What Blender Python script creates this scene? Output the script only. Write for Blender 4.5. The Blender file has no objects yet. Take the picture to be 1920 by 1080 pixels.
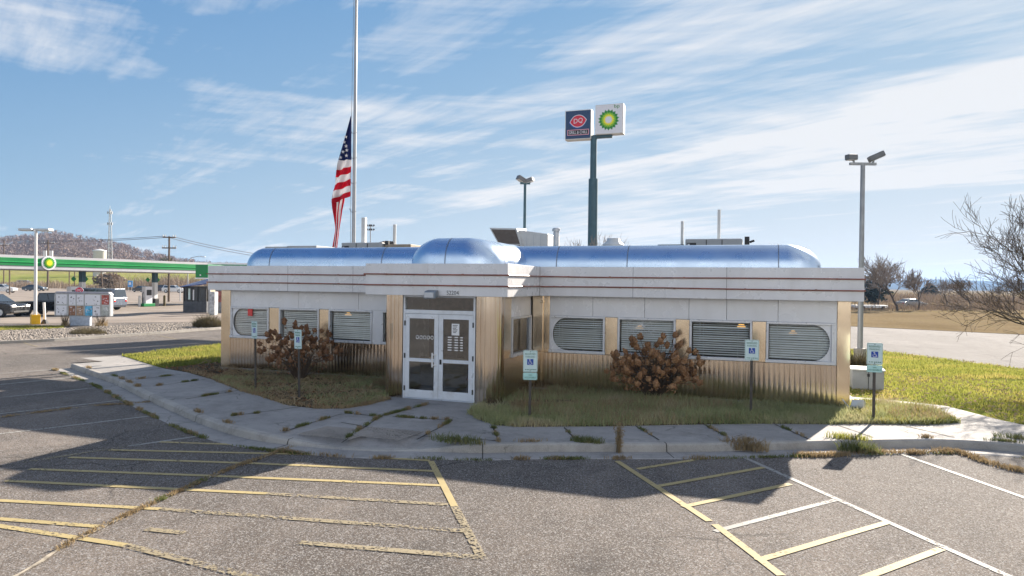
SKY, SKYR, SKYG, SKYB, CLOUD, EXPO, HAZE = .053, 3.05, 4.3, 5.1, 5.3, 1.66, .00012
import bpy, bmesh, math, random
import numpy as np
from mathutils import Vector, Matrix
rnd = random.Random(7)
nrng = np.random.default_rng(11)
sc = bpy.context.scene
C = sc.collection
PI = math.pi

# ------------------------------------------------------------------ camera
F_PX = 1280.0
CAMZ = 3.0
YAW, ROLL, PITCH = math.radians(19.3), math.radians(0.7), math.atan(8 / 1280)
_fw = Vector((-math.sin(YAW), math.cos(YAW), 0)); _rt = Vector((math.cos(YAW), math.sin(YAW), 0)); _up = Vector((0, 0, 1))
CF = _fw * math.cos(PITCH) - _up * math.sin(PITCH)
_u = _up * math.cos(PITCH) + _fw * math.sin(PITCH)
CR = _rt * math.cos(ROLL) + _u * math.sin(ROLL)
CU = _u * math.cos(ROLL) - _rt * math.sin(ROLL)
EYE = Vector((0, 0, CAMZ))
cd = bpy.data.cameras.new('camera'); cam = bpy.data.objects.new('camera', cd); C.objects.link(cam)
cam.matrix_world = Matrix(((CR.x, CU.x, -CF.x, 0), (CR.y, CU.y, -CF.y, 0), (CR.z, CU.z, -CF.z, CAMZ), (0, 0, 0, 1)))
cd.sensor_width = 36; cd.lens = 24; cd.clip_start = .1; cd.clip_end = 20000
sc.camera = cam

def ray(px, py): return CF + CR * ((px - 960) / F_PX) - CU * ((py - 540) / F_PX)
def gp(px, py, z=0.0):            # survey point on a level surface at height z
    d = ray(px, py); t = (z - CAMZ) / d.z; return EYE + d * t
def yp(px, py, Y):                # survey point on the wall plane y = Y
    d = ray(px, py); return EYE + d * (Y / d.y)
def dp(px, py, dist): return EYE + ray(px, py) * dist

# ------------------------------------------------------------------ materials
def lin(r, g, b):
    f = lambda c: (c / 255) / 12.92 if c <= 10 else (((c / 255) + .055) / 1.055) ** 2.4
    return (f(r), f(g), f(b))

class NT:
    def __init__(s, name):
        s.m = bpy.data.materials.new(name); s.m.use_nodes = True
        s.t = s.m.node_tree; s.t.nodes.clear()
        s.out = s.n('ShaderNodeOutputMaterial')
    def n(s, kind, **kw):
        nd = s.t.nodes.new(kind)
        for k, v in kw.items():
            if k.startswith('i_'):
                key = k[2:]
                key = int(key) if key.isdigit() else key.replace('_', ' ')
                nd.inputs[key].default_value = v
            else: setattr(nd, k, v)
        return nd
    def l(s, a, b): s.t.links.new(a, b)
    def coord(s, scale=(1, 1, 1)):
        tc = s.n('ShaderNodeTexCoord'); mp = s.n('ShaderNodeMapping'); mp.inputs['Scale'].default_value = scale
        s.l(tc.outputs['Object'], mp.inputs['Vector']); return mp.outputs['Vector']
    def noise(s, vec, scale, detail=5, rough=.55, dist=0):
        nd = s.n('ShaderNodeTexNoise'); nd.inputs['Scale'].default_value = scale; nd.inputs['Detail'].default_value = detail
        nd.inputs['Roughness'].default_value = rough; nd.inputs['Distortion'].default_value = dist
        s.l(vec, nd.inputs['Vector']); return nd.outputs['Fac']
    def ramp(s, fac, stops, interp='LINEAR'):
        r = s.n('ShaderNodeValToRGB'); r.color_ramp.interpolation = interp
        els = r.color_ramp.elements
        while len(els) < len(stops): els.new(.5)
        for e, (p, c) in zip(els, stops):
            e.position = p; e.color = (c, c, c, 1) if isinstance(c, (int, float)) else (c[0], c[1], c[2], 1)
        s.l(fac, r.inputs['Fac']); return r.outputs['Color']
    def mix(s, fac, a, b, blend='MIX'):
        m = s.n('ShaderNodeMix', data_type='RGBA', blend_type=blend)
        for sock, v in ((m.inputs[0], fac), (m.inputs[6], a), (m.inputs[7], b)):
            if isinstance(v, (int, float)): sock.default_value = v if sock == m.inputs[0] else (v, v, v, 1)
            elif isinstance(v, tuple): sock.default_value = (v[0], v[1], v[2], 1)
            else: s.l(v, sock)
        return m.outputs[2]
    def math(s, op, a, b=0.0, clamp=False):
        m = s.n('ShaderNodeMath', operation=op); m.use_clamp = clamp
        for i, v in enumerate((a, b)):
            if isinstance(v, (int, float)): m.inputs[i].default_value = v
            else: s.l(v, m.inputs[i])
        return m.outputs[0]
    def bump(s, h, strength=.3, dist=.02):
        b = s.n('ShaderNodeBump'); b.inputs['Strength'].default_value = strength; b.inputs['Distance'].default_value = dist
        s.l(h, b.inputs['Height']); return b.outputs['Normal']
    def pbr(s, col, rough=.6, metal=0.0, normal=None, spec=.5, coat=0.0):
        p = s.n('ShaderNodeBsdfPrincipled')
        for key, v in (('Base Color', col), ('Roughness', rough), ('Metallic', metal), ('Specular IOR Level', spec), ('Coat Weight', coat)):
            if isinstance(v, tuple): p.inputs[key].default_value = (*v[:3], 1)
            elif isinstance(v, (int, float)): p.inputs[key].default_value = v
            else: s.l(v, p.inputs[key])
        if normal is not None: s.l(normal, p.inputs['Normal'])
        return p
    def done(s, shader):
        s.l(shader if not hasattr(shader, 'outputs') else shader.outputs[0], s.out.inputs['Surface']); return s.m

def plain(name, col, rough=.55, metal=0.0, var=.18, scale=6.0, bump=0.0, bscale=60, spec=.4, rvar=.12, coat=0.0, dirt=None):
    t = NT(name); v = t.coord()
    nz = t.noise(v, scale, 7)
    c = t.ramp(nz, [(.3, tuple(x * (1 - var) for x in col)), (.7, tuple(min(1, x * (1 + var)) for x in col))])
    if dirt:
        d = t.ramp(t.noise(v, scale * .45, 8, .7), [(.52, 0), (.75, .8)])
        c = t.mix(d, c, dirt)
    r = t.ramp(t.noise(v, scale * 2.1, 4), [(.3, max(0, rough - rvar)), (.7, min(1, rough + rvar))])
    nm = t.bump(t.noise(v, bscale, 4), bump, .01) if bump else None
    return t.done(t.pbr(c, r, metal, nm, spec, coat))

def foliage(name, cols, scale=3.0, trans=.35, rough=.7):
    t = NT(name); v = t.coord()
    nz = t.noise(v, scale, 6, .6)
    n = len(cols)
    c = t.ramp(nz, [(.32 + .36 * i / max(1, n - 1), cc) for i, cc in enumerate(cols)])
    fine = t.noise(v, 90, 2)
    c = t.mix(t.ramp(fine, [(.35, 0), (.65, .45)]), c, tuple(min(1, x * 1.45) for x in cols[-1]))
    p = t.pbr(c, rough, 0, None, .25)
    tr = t.n('ShaderNodeBsdfTranslucent'); t.l(c, tr.inputs['Color'])
    mx = t.n('ShaderNodeMixShader'); mx.inputs[0].default_value = trans
    t.l(p.outputs[0], mx.inputs[1]); t.l(tr.outputs[0], mx.inputs[2])
    return t.done(mx)

def glass(name, tint=(.75, .82, .82), rough=.0, base=.06):
    t = NT(name)
    tr = t.n('ShaderNodeBsdfTransparent'); tr.inputs['Color'].default_value = (*tint, 1)
    gl = t.n('ShaderNodeBsdfGlossy'); gl.inputs['Roughness'].default_value = rough
    v = t.coord(); gl.inputs['Color'].default_value = (.95, .97, 1, 1)
    t.l(t.bump(t.noise(v, 1.3, 3), .06, .02), gl.inputs['Normal'])
    lw = t.n('ShaderNodeFresnel'); lw.inputs['IOR'].default_value = 1.5
    f = t.math('ADD', lw.outputs[0], base, True)
    mx = t.n('ShaderNodeMixShader'); t.l(f, mx.inputs[0]); t.l(tr.outputs[0], mx.inputs[1]); t.l(gl.outputs[0], mx.inputs[2])
    return t.done(mx)

def emit(name, col, strength):
    t = NT(name); e = t.n('ShaderNodeEmission'); e.inputs['Color'].default_value = (*col, 1); e.inputs['Strength'].default_value = strength
    return t.done(e)

M = {}
# ground ----------------------------------------------------------
def asphalt(name, dark, light, fleck=.30, wear=1.0, spec=.10):
    t = NT(name); v = t.coord()
    big = t.noise(v, .16, 8, .62, .6); mid = t.noise(v, 1.6, 6, .6)
    c = t.ramp(big, [(.36, dark), (.64, light)])
    lane = t.noise(t.coord((.55, .05, 1)), 1.0, 5, .6, .3)
    c = t.mix(t.ramp(lane, [(.42, 0), (.68, .55)]), c, tuple(x * .62 for x in dark))
    c = t.mix(t.ramp(mid, [(.3, .0), (.75, .55)]), c, tuple(x * .60 for x in dark))
    vo = t.n('ShaderNodeTexVoronoi'); vo.inputs['Scale'].default_value = 66; t.l(v, vo.inputs['Vector'])
    vo2 = t.n('ShaderNodeTexVoronoi'); vo2.inputs['Scale'].default_value = 95; t.l(v, vo2.inputs['Vector'])
    sep = t.n('ShaderNodeSeparateColor'); t.l(vo.outputs['Color'], sep.inputs[0])
    sep2 = t.n('ShaderNodeSeparateColor'); t.l(vo2.outputs['Color'], sep2.inputs[0])
    c = t.mix(t.ramp(sep.outputs[0], [(.80, 0), (.92, .65)]), c, (fleck, fleck * .95, fleck * .88))
    c = t.mix(t.ramp(sep.outputs[1], [(.68, 0), (.88, .62)]), c, (.04, .036, .034))
    c = t.mix(t.ramp(sep2.outputs[0], [(.75, 0), (.9, .6)]), c, (fleck * .8,) * 3)
    # oily bay stains and hairline cracking
    st = t.ramp(t.noise(v, .55, 5, .7, .8), [(.56, 0), (.74, .5)])
    c = t.mix(st, c, (.035, .034, .034))
    cr = t.n('ShaderNodeTexVoronoi', feature='DISTANCE_TO_EDGE'); cr.inputs['Scale'].default_value = .34
    wob = t.n('ShaderNodeVectorMath', operation='ADD')
    nc = t.n('ShaderNodeTexNoise'); nc.inputs['Scale'].default_value = 1.3; nc.inputs['Detail'].default_value = 6; t.l(v, nc.inputs['Vector'])
    t.l(v, wob.inputs[0]); t.l(nc.outputs['Color'], wob.inputs[1]); t.l(wob.outputs[0], cr.inputs['Vector'])
    ck = t.math('MULTIPLY', t.ramp(cr.outputs['Distance'], [(.0, .8), (.009, 0)]), t.ramp(t.noise(v, .22, 3), [(.52, 0), (.6, wear)]))
    c = t.mix(ck, c, (.03, .028, .026))
    h = t.math('ADD', t.math('MULTIPLY', sep.outputs[2], .6), t.math('MULTIPLY', sep2.outputs[2], .4))
    nm = t.bump(h, .35, .008)
    return t.done(t.pbr(c, .92, 0, nm, spec))
M['asphalt'] = asphalt('worn_asphalt', (.102, .086, .074), (.220, .184, .155), .36)
M['road'] = asphalt('pale_asphalt', (.175, .163, .155), (.235, .22, .21), .30, 1, .05)
M['forecourt'] = plain('forecourt_concrete', (.25, .215, .185), .95, 0, .22, .25, .2, 30, .05)

def concrete(name, a, b):
    t = NT(name); v = t.coord()
    c = t.ramp(t.noise(v, .8, 8, .65, .4), [(.3, a), (.7, b)])
    c = t.mix(t.ramp(t.noise(v, 3.5, 6, .7), [(.50, 0), (.75, .6)]), c, tuple(x * .5 for x in a))
    c = t.mix(t.ramp(t.noise(v, 80, 3), [(.4, 0), (.7, .35)]), c, tuple(x * 1.35 for x in b))
    cr = t.n('ShaderNodeTexVoronoi', feature='DISTANCE_TO_EDGE'); cr.inputs['Scale'].default_value = .5
    wob = t.n('ShaderNodeVectorMath', operation='ADD'); nc = t.n('ShaderNodeTexNoise'); nc.inputs['Scale'].default_value = 1.6; nc.inputs['Detail'].default_value = 7; t.l(v, nc.inputs['Vector'])
    t.l(v, wob.inputs[0]); t.l(nc.outputs['Color'], wob.inputs[1]); t.l(wob.outputs[0], cr.inputs['Vector'])
    c = t.mix(t.math('MULTIPLY', t.ramp(cr.outputs['Distance'], [(.0, .9), (.008, 0)]), t.ramp(t.noise(v, .35, 3), [(.5, 0), (.56, 1)])), c, (.05, .046, .04))
    c = t.mix(t.ramp(t.noise(t.coord((1, 1, 1)), .5, 6, .75, .5), [(.52, 0), (.72, .45)]), c, (.12, .11, .095))
    return t.done(t.pbr(c, .85, 0, t.bump(t.noise(v, 90, 5), .35, .006), .25))
M['concrete'] = concrete('sidewalk_concrete', (.215, .205, .195), (.335, .315, .295))
M['kerb'] = concrete('kerb_concrete', (.25, .235, .21), (.40, .375, .34))
M['joint'] = plain('joint_dirt', (.05, .045, .038), .95, 0, .4, 9)

def paint(name, col, cover):
    t = NT(name); v = t.coord()
    c = t.ramp(t.noise(v, 2.2, 6), [(.3, tuple(x * .8 for x in col)), (.7, col)])
    nz = t.noise(v, 26, 8, .75); big = t.noise(v, 1.1, 4)
    vo = t.n('ShaderNodeTexVoronoi'); vo.inputs['Scale'].default_value = 34; t.l(v, vo.inputs['Vector'])
    sep = t.n('ShaderNodeSeparateColor'); t.l(vo.outputs['Color'], sep.inputs[0])
    val = t.math('ADD', t.math('ADD', t.math('MULTIPLY', nz, .45), t.math('MULTIPLY', big, .7)), t.math('MULTIPLY', sep.outputs[0], .3))
    f = t.ramp(val, [(cover - .07, 1), (cover + .07, 0)])
    p = t.pbr(c, .75, 0, t.bump(nz, .3, .004), .3)
    tr = t.n('ShaderNodeBsdfTransparent'); mx = t.n('ShaderNodeMixShader')
    t.l(f, mx.inputs[0]); t.l(tr.outputs[0], mx.inputs[1]); t.l(p.outputs[0], mx.inputs[2])
    return t.done(mx)
M['white_line'] = paint('worn_white_paint', (.33, .32, .295), .88)
M['yellow_line'] = paint('worn_yellow_paint', (.40, .32, .155), .92)
M['faded_line'] = paint('faded_yellow_paint', (.30, .25, .16), .76)
M['dry_weed'] = foliage('dry_weed', [(.20, .14, .075), (.33, .25, .14)], 4)
M['green_weed'] = foliage('green_weed', [(.05, .085, .025), (.10, .14, .04), (.22, .19, .09)], 3)
M['lawn_blade'] = foliage('lawn_blade', [(.115, .16, .022), (.195, .225, .038), (.33, .27, .09)], .7, .55)
M['shade_blade'] = foliage('shade_lawn_blade', [(.15, .215, .07), (.26, .30, .125), (.46, .39, .24)], 1.2, .35)
M['field_blade'] = foliage('field_blade', [(.10, .07, .035), (.15, .105, .05), (.16, .125, .055)], .3, .15)
M['straw'] = foliage('straw', [(.16, .11, .06), (.30, .22, .12), (.38, .30, .18)], 1.5, .3)

def soil(name, a, b, c3, scale=1.0):
    t = NT(name); v = t.coord()
    c = t.ramp(t.noise(v, scale, 8, .68, .3), [(.3, a), (.52, b), (.72, c3)])
    c = t.mix(t.ramp(t.noise(v, 30 * scale, 4), [(.35, 0), (.7, .5)]), c, tuple(x * .5 for x in a))
    return t.done(t.pbr(c, 1.0, 0, t.bump(t.noise(v, 26, 6), .8, .03), 0.0))
M['lawn'] = soil('lawn_soil', (.11, .14, .03), (.18, .20, .045), (.26, .21, .09), .5)
M['bed'] = soil('bed_soil', (.06, .05, .038), (.14, .115, .075), (.24, .185, .115), 1.2)
M['field'] = soil('field_grass', (.17, .13, .075), (.24, .185, .115), (.21, .18, .085), .12)
M['meadow'] = soil('meadow_grass', (.17, .20, .05), (.25, .255, .07), (.30, .25, .11), .012)
M['hill'] = soil('hill_soil', (.10, .075, .055), (.15, .11, .085), (.20, .15, .11), .02)
M['ridge'] = soil('ridge_woods', (.05, .055, .06), (.075, .08, .08), (.10, .10, .095), .006)

# diner -----------------------------------------------------------
def steel(name, col, rough, bstr=.10, bsc=.9, streak=True, aniso=(1, 1, 1), metal=1.0, stain=None, sstr=.4):
    t = NT(name); v = t.coord(aniso)
    c = t.ramp(t.noise(v, 1.1, 6, .6), [(.3, tuple(x * .88 for x in col)), (.7, col)])
    if stain: c = t.mix(t.ramp(t.noise(t.coord((2.2, 2.2, .35)), 1.4, 4, .6), [(.48, 0), (.72, sstr)]), c, stain)
    r = t.ramp(t.noise(v, 1.5, 4, .6), [(.3, rough * .8), (.75, rough * 1.35)])
    return t.done(t.pbr(c, r, metal, t.bump(t.noise(v, bsc, 2, .4), bstr, .05), .5))
M['roof_steel'] = steel('roof_steel', (.52, .63, .77), .27, .035, .6)
M['flute'] = steel('fluted_steel', (.82, .72, .60), .12, .06, .7, stain=(.55, .43, .32), sstr=.35)
M['column'] = steel('tan_steel', (.86, .71, .52), .18, .10, 1.0)
M['panel'] = steel('pale_panel', (.76, .765, .78), .24, .08, .8, metal=.08, stain=(.58, .57, .54), sstr=.25)
M['fascia'] = steel('fascia_enamel', (.70, .70, .71), .28, .04, .6, metal=.12, stain=(.52, .50, .47), sstr=.3)
M['neon'] = plain('red_neon_tube', (.26, .10, .065), .35, 0, .35, 3, spec=.5)
M['seam'] = plain('dark_seam', (.08, .08, .085), .7)
M['alu'] = plain('door_aluminium', (.66, .70, .75), .38, .25, .06, 3, spec=.5, dirt=(.48, .48, .48))
M['frame'] = plain('window_aluminium', (.60, .61, .63), .35, .4, .08, 4)
M['blind'] = plain('blind_slat', (.92, .92, .91), .5, 0, .06, 3)
M['pane'] = glass('window_glass', (.98, 1, 1), 0, -.03)
M['doorpane'] = glass('door_glass', (.92, .93, .92), 0, .06)
M['inner'] = plain('inner_wall', (.34, .28, .21), .8)
M['innerdark'] = plain('inner_dark', (.10, .095, .09), .7)
M['innerfloor'] = None
M['deck'] = plain('roof_membrane', (.30, .29, .28), .85)
M['hvac'] = plain('hvac_grey', (.42, .43, .43), .6, .0, .08, 2)
M['hvac_dark'] = plain('hvac_dark', (.05, .05, .05), .7)
M['canopy_white'] = plain('canopy_white', (.46, .46, .49), .4, 0, .05, 1)
M['box_metal'] = plain('box_metal', (.34, .345, .345), .6, .1, .15, 3, dirt=(.22, .21, .19))
M['galv'] = plain('galvanised_steel', (.47, .48, .49), .4, .6, .12, 5)
M['galv_pale'] = plain('pale_vent', (.62, .62, .60), .5, .1, .08, 4)
M['rust'] = plain('rusty_fitting', (.22, .12, .06), .85)
M['lamp_glow'] = emit('pendant_glow', (1, .52, .14), .38)
M['white'] = plain('white_paint', (.72, .72, .71), .5, 0, .06, 4)
M['paper'] = plain('paper', (.80, .80, .79), .8, 0, .03)
M['black'] = plain('black_paint', (.02, .02, .021), .45)
M['ink'] = plain('dark_ink', (.04, .04, .05), .7)
M['chrome'] = plain('chrome', (.75, .75, .76), .12, 1, .04)
M['vinyl'] = plain('brown_vinyl', (.16, .06, .03), .5)
# furniture of the lot
M['sign_face'] = plain('sign_face', (.60, .74, .72), .35, 0, .05, 5)
M['sign_plate'] = plain('sign_plate_teal', (.42, .68, .64), .35, 0, .05, 5)
M['sign_green'] = plain('sign_green', (.015, .16, .09), .45, 0, .1)
M['sign_blue'] = plain('sign_blue', (.012, .065, .34), .4, 0, .1)
M['post'] = plain('steel_post', (.085, .075, .065), .65, .4, .25, 6, dirt=(.15, .08, .05))
M['pole_grey'] = plain('pole_grey', (.30, .31, .32), .5, .5, .1, 3)
M['pole_white'] = plain('pole_white', (.62, .62, .62), .5, .1, .06, 3)
M['pole_teal'] = plain('pole_teal', (.045, .10, .125), .5, .1, .15, 2)
M['flag_alu'] = plain('flagpole_aluminium', (.36, .37, .38), .45, .3, .06, 2, rvar=.02)
M['lampbox'] = plain('lamp_housing', (.16, .165, .17), .5, .2, .15)
M['lamplens'] = plain('lamp_lens', (.55, .56, .57), .2, 0, .05)
M['yellow'] = plain('yellow_paint', (.75, .42, .01), .5, 0, .1, 3, dirt=(.40, .24, .03))
M['navy'] = plain('sign_navy', (.012, .045, .12), .35, 0, .1)
M['red'] = plain('sign_red', (.62, .02, .05), .4, 0, .08)
M['pink'] = plain('sign_pink', (.75, .35, .42), .4, 0, .05)
M['signwhite'] = plain('sign_white', (.70, .70, .74), .35, 0, .03)
M['green'] = plain('canopy_green', (.008, .20, .055), .4, 0, .12, .3)
M['lime'] = plain('petal_lime', (.22, .52, .02), .4, 0, .06)
M['petal_green'] = plain('petal_green', (.012, .22, .025), .4, 0, .06)
M['sun_yellow'] = plain('petal_yellow', (.85, .75, .02), .4, 0, .05)
M['flag_blue'] = foliage('flag_blue', [(.012, .02, .10), (.016, .026, .13)], 3, .3)
M['flag_red'] = foliage('flag_red', [(.45, .008, .025), (.55, .012, .035)], 3, .35)
M['flag_white'] = foliage('flag_white', [(.62, .60, .62), (.74, .73, .75)], 3, .35)
M['wood'] = plain('pole_wood', (.13, .095, .07), .9, 0, .3, 8)
M['wire'] = plain('wire', (.13, .13, .14), .7)
M['bark'] = plain('bark', (.085, .065, .052), .9, 0, .3, 8)
M['twig'] = plain('twig', (.115, .088, .07), .9, 0, .3, 5)
M['twig_grey'] = plain('twig_grey', (.25, .21, .18), .9, 0, .3, 5)
M['stem'] = plain('bush_stem', (.10, .075, .055), .9, 0, .3, 8)
M['head_brown'] = foliage('hydrangea_head', [(.10, .046, .022), (.23, .115, .052), (.42, .25, .13)], 7, .2, .85)
M['head_dark'] = foliage('dark_hydrangea_head', [(.08, .036, .02), (.17, .085, .045), (.30, .17, .09)], 9, .2, .85)
M['brush'] = foliage('brush', [(.13, .095, .07), (.20, .15, .11), (.26, .20, .14)], .3, .15)
M['dkbrush'] = foliage('dark_brush', [(.05, .045, .025), (.10, .085, .045), (.16, .13, .07)], 1.2, .2)
M['evergreen'] = foliage('evergreen', [(.025, .04, .04), (.05, .07, .07)], .5, .1)
M['wooded'] = foliage('bare_woods', [(.10, .066, .05), (.17, .115, .09), (.23, .165, .125)], .03, .1)
M['stone'] = plain('river_rock', (.24, .21, .18), .9, 0, .5, 7, .3, 40)
def carpaint(n, c): return plain(n, c, .22, .2, .04, 2, spec=.5, coat=.6)
M['tyre'] = plain('tyre', (.02, .02, .02), .8)
M['carglass'] = plain('car_glass', (.03, .04, .05), .08, 0, .05, spec=.8)
M['headlight'] = plain('headlight', (.75, .75, .75), .15, 0, .05)
M['taillight'] = plain('taillight', (.45, .01, .01), .25, 0, .05)

t = NT('dining_floor'); v = t.coord()
ck = t.n('ShaderNodeTexChecker'); ck.inputs['Scale'].default_value = 3.2; ck.inputs[1].default_value = (.05, .055, .05, 1); ck.inputs[2].default_value = (.16, .17, .15, 1)
t.l(v, ck.inputs['Vector']); M['innerfloor'] = t.done(t.pbr(ck.outputs['Color'], .35, 0))

# ------------------------------------------------------------------ mesh helpers
def gloc(o):
    v = Vector((0, 0, 0))
    while o is not None: v = v + o.location; o = o.parent
    return v

class MB:
    def __init__(s): s.v = []; s.f = []; s.mi = []; s.cur = 0
    def add(s, vs, fs):
        b = len(s.v); s.v += [tuple(x) for x in vs]
        for f in fs: s.f.append(tuple(b + i for i in f)); s.mi.append(s.cur)
        return s
    def box(s, x0, x1, y0, y1, z0, z1):
        return s.add([(x0, y0, z0), (x1, y0, z0), (x1, y1, z0), (x0, y1, z0), (x0, y0, z1), (x1, y0, z1), (x1, y1, z1), (x0, y1, z1)],
                     [(0, 3, 2, 1), (4, 5, 6, 7), (0, 1, 5, 4), (1, 2, 6, 5), (2, 3, 7, 6), (3, 0, 4, 7)])
    def obox(s, c, ax, ay, az):      # oriented box: centre and three half-axis vectors
        c = Vector(c); ax, ay, az = Vector(ax), Vector(ay), Vector(az)
        vs = [c + ax * i + ay * j + az * k for k in (-1, 1) for (i, j) in ((-1, -1), (1, -1), (1, 1), (-1, 1))]
        return s.add(vs, [(0, 3, 2, 1), (4, 5, 6, 7), (0, 1, 5, 4), (1, 2, 6, 5), (2, 3, 7, 6), (3, 0, 4, 7)])
    def bar(s, a, b, w, h=None):
        a, b = Vector(a), Vector(b); d = b - a; L = d.length; d = d / L
        u = Vector((0, 0, 1)) if abs(d.z) < .95 else Vector((1, 0, 0))
        x = d.cross(u).normalized(); y = x.cross(d).normalized()
        return s.obox((a + b) / 2, x * (w / 2), y * ((h or w) / 2), d * (L / 2))
    def tube(s, pts, rads, n=8, cap=True):
        pts = [Vector(p) for p in pts]
        if isinstance(rads, (int, float)): rads = [rads] * len(pts)
        b = len(s.v); px = None
        for i, p in enumerate(pts):
            d = (pts[min(i + 1, len(pts) - 1)] - pts[max(i - 1, 0)])
            if d.length < 1e-9: d = Vector((0, 0, 1))
            d.normalize()
            if px is None:
                u = Vector((0, 0, 1)) if abs(d.z) < .9 else Vector((1, 0, 0)); x = d.cross(u).normalized()
            else:
                x = px - d * px.dot(d)
                x = x.normalized() if x.length > 1e-6 else d.orthogonal().normalized()
            px = x; y = d.cross(x)
            for k in range(n):
                a = 2 * PI * k / n; q = p + (x * math.cos(a) + y * math.sin(a)) * rads[i]; s.v.append((q.x, q.y, q.z))
        for i in range(len(pts) - 1):
            for k in range(n):
                k2 = (k + 1) % n
                s.f.append((b + i * n + k, b + i * n + k2, b + (i + 1) * n + k2, b + (i + 1) * n + k)); s.mi.append(s.cur)
        if cap and n > 2:
            s.f.append(tuple(b + k for k in reversed(range(n)))); s.mi.append(s.cur)
            s.f.append(tuple(b + (len(pts) - 1) * n + k for k in range(n))); s.mi.append(s.cur)
        return s
    def prism(s, poly, z0, z1):      # plan polygon, counter-clockwise
        n = len(poly)
        vs = [(p[0], p[1], z0) for p in poly] + [(p[0], p[1], z1) for p in poly]
        return s.add(vs, [tuple(reversed(range(n))), tuple(range(n, 2 * n))] + [(i, (i + 1) % n, n + (i + 1) % n, n + i) for i in range(n)])
    def plate(s, poly, o, ex, ez, thick):   # polygon in the plane (o, ex, ez), given thickness towards the back
        o, ex, ez = Vector(o), Vector(ex), Vector(ez); nn = ex.cross(ez).normalized()
        n = len(poly)
        vs = [o + ex * p[0] + ez * p[1] for p in poly]; vs += [q - nn * thick for q in vs]
        return s.add(vs, [tuple(range(n)), tuple(reversed(range(n, 2 * n)))] + [((i + 1) % n, i, n + i, n + (i + 1) % n) for i in range(n)])
    def sheet(s, pts): return s.add(pts, [tuple(range(len(pts)))])
    def build(s, name, mat, parent=None, smooth=False, bevel=0, org=None, local=False, segs=2, auto=None):
        off = Vector((0, 0, 0)) if local else (gloc(parent) if parent else Vector(org or (0, 0, 0)))
        me = bpy.data.meshes.new(name)
        me.from_pydata([(x - off.x, y - off.y, z - off.z) for x, y, z in s.v], [], s.f)
        mats = mat if isinstance(mat, (list, tuple)) else [mat]
        for m in mats: me.materials.append(m)
        if len(mats) > 1: me.polygons.foreach_set('material_index', s.mi)
        if smooth: me.polygons.foreach_set('use_smooth', [True] * len(me.polygons))
        me.update()
        o = bpy.data.objects.new(name, me); C.objects.link(o)
        if parent is not None: o.parent = parent
        elif org is not None: o.location = Vector(org)
        if smooth and auto:
            me.set_sharp_from_angle(angle=math.radians(auto))
        if bevel:
            bv = o.modifiers.new('bevel', 'BEVEL'); bv.width = bevel; bv.segments = segs; bv.limit_method = 'ANGLE'; bv.angle_limit = math.radians(35)
        return o

def np_obj(name, verts, faces, mats, parent=None, org=None, mi=None, smooth=False):
    verts = np.asarray(verts, dtype=np.float32); faces = np.asarray(faces, dtype=np.int32); k = faces.shape[1]
    off = gloc(parent) if parent else Vector(org or (0, 0, 0))
    verts = verts - np.array(off[:], dtype=np.float32)
    me = bpy.data.meshes.new(name)
    me.vertices.add(len(verts)); me.vertices.foreach_set('co', verts.ravel())
    me.loops.add(faces.size); me.loops.foreach_set('vertex_index', faces.ravel())
    me.polygons.add(len(faces)); me.polygons.foreach_set('loop_start', np.arange(0, faces.size, k, dtype=np.int32))
    try: me.polygons.foreach_set('loop_total', np.full(len(faces), k, dtype=np.int32))
    except Exception: pass
    for m in (mats if isinstance(mats, (list, tuple)) else [mats]): me.materials.append(m)
    if mi is not None: me.polygons.foreach_set('material_index', np.asarray(mi, dtype=np.int32))
    if smooth: me.polygons.foreach_set('use_smooth', np.ones(len(faces), dtype=bool))
    me.update(calc_edges=True); me.validate()
    o = bpy.data.objects.new(name, me); C.objects.link(o)
    if parent is not None: o.parent = parent
    elif org is not None: o.location = Vector(org)
    return o

def tag(o, label=None, cat=None, group=None, kind=None):
    if label: o['label'] = label
    if cat: o['category'] = cat
    if group: o['group'] = group
    if kind: o['kind'] = kind
    return o
def thing(name, label, cat, loc=(0, 0, 0), rz=0, group=None):
    o = bpy.data.objects.new(name, None); C.objects.link(o); o.empty_display_size = .2
    o.location = loc; o.rotation_euler = (0, 0, rz)
    return tag(o, label, cat, group)
def struct(o): o['kind'] = 'structure'; return o
def copy_tree(o, parent=None):
    c = o.copy(); C.objects.link(c); c.parent = parent
    for ch in list(o.children): copy_tree(ch, c)
    return c
def dup(root, loc, rz, label, scale=None):
    kids = list(root.children)
    c = root.copy(); C.objects.link(c)
    for ch in kids: copy_tree(ch, c)
    c.location = loc; c.rotation_euler = (0, 0, rz); c['label'] = label
    if scale: c.scale = scale
    return c

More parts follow.
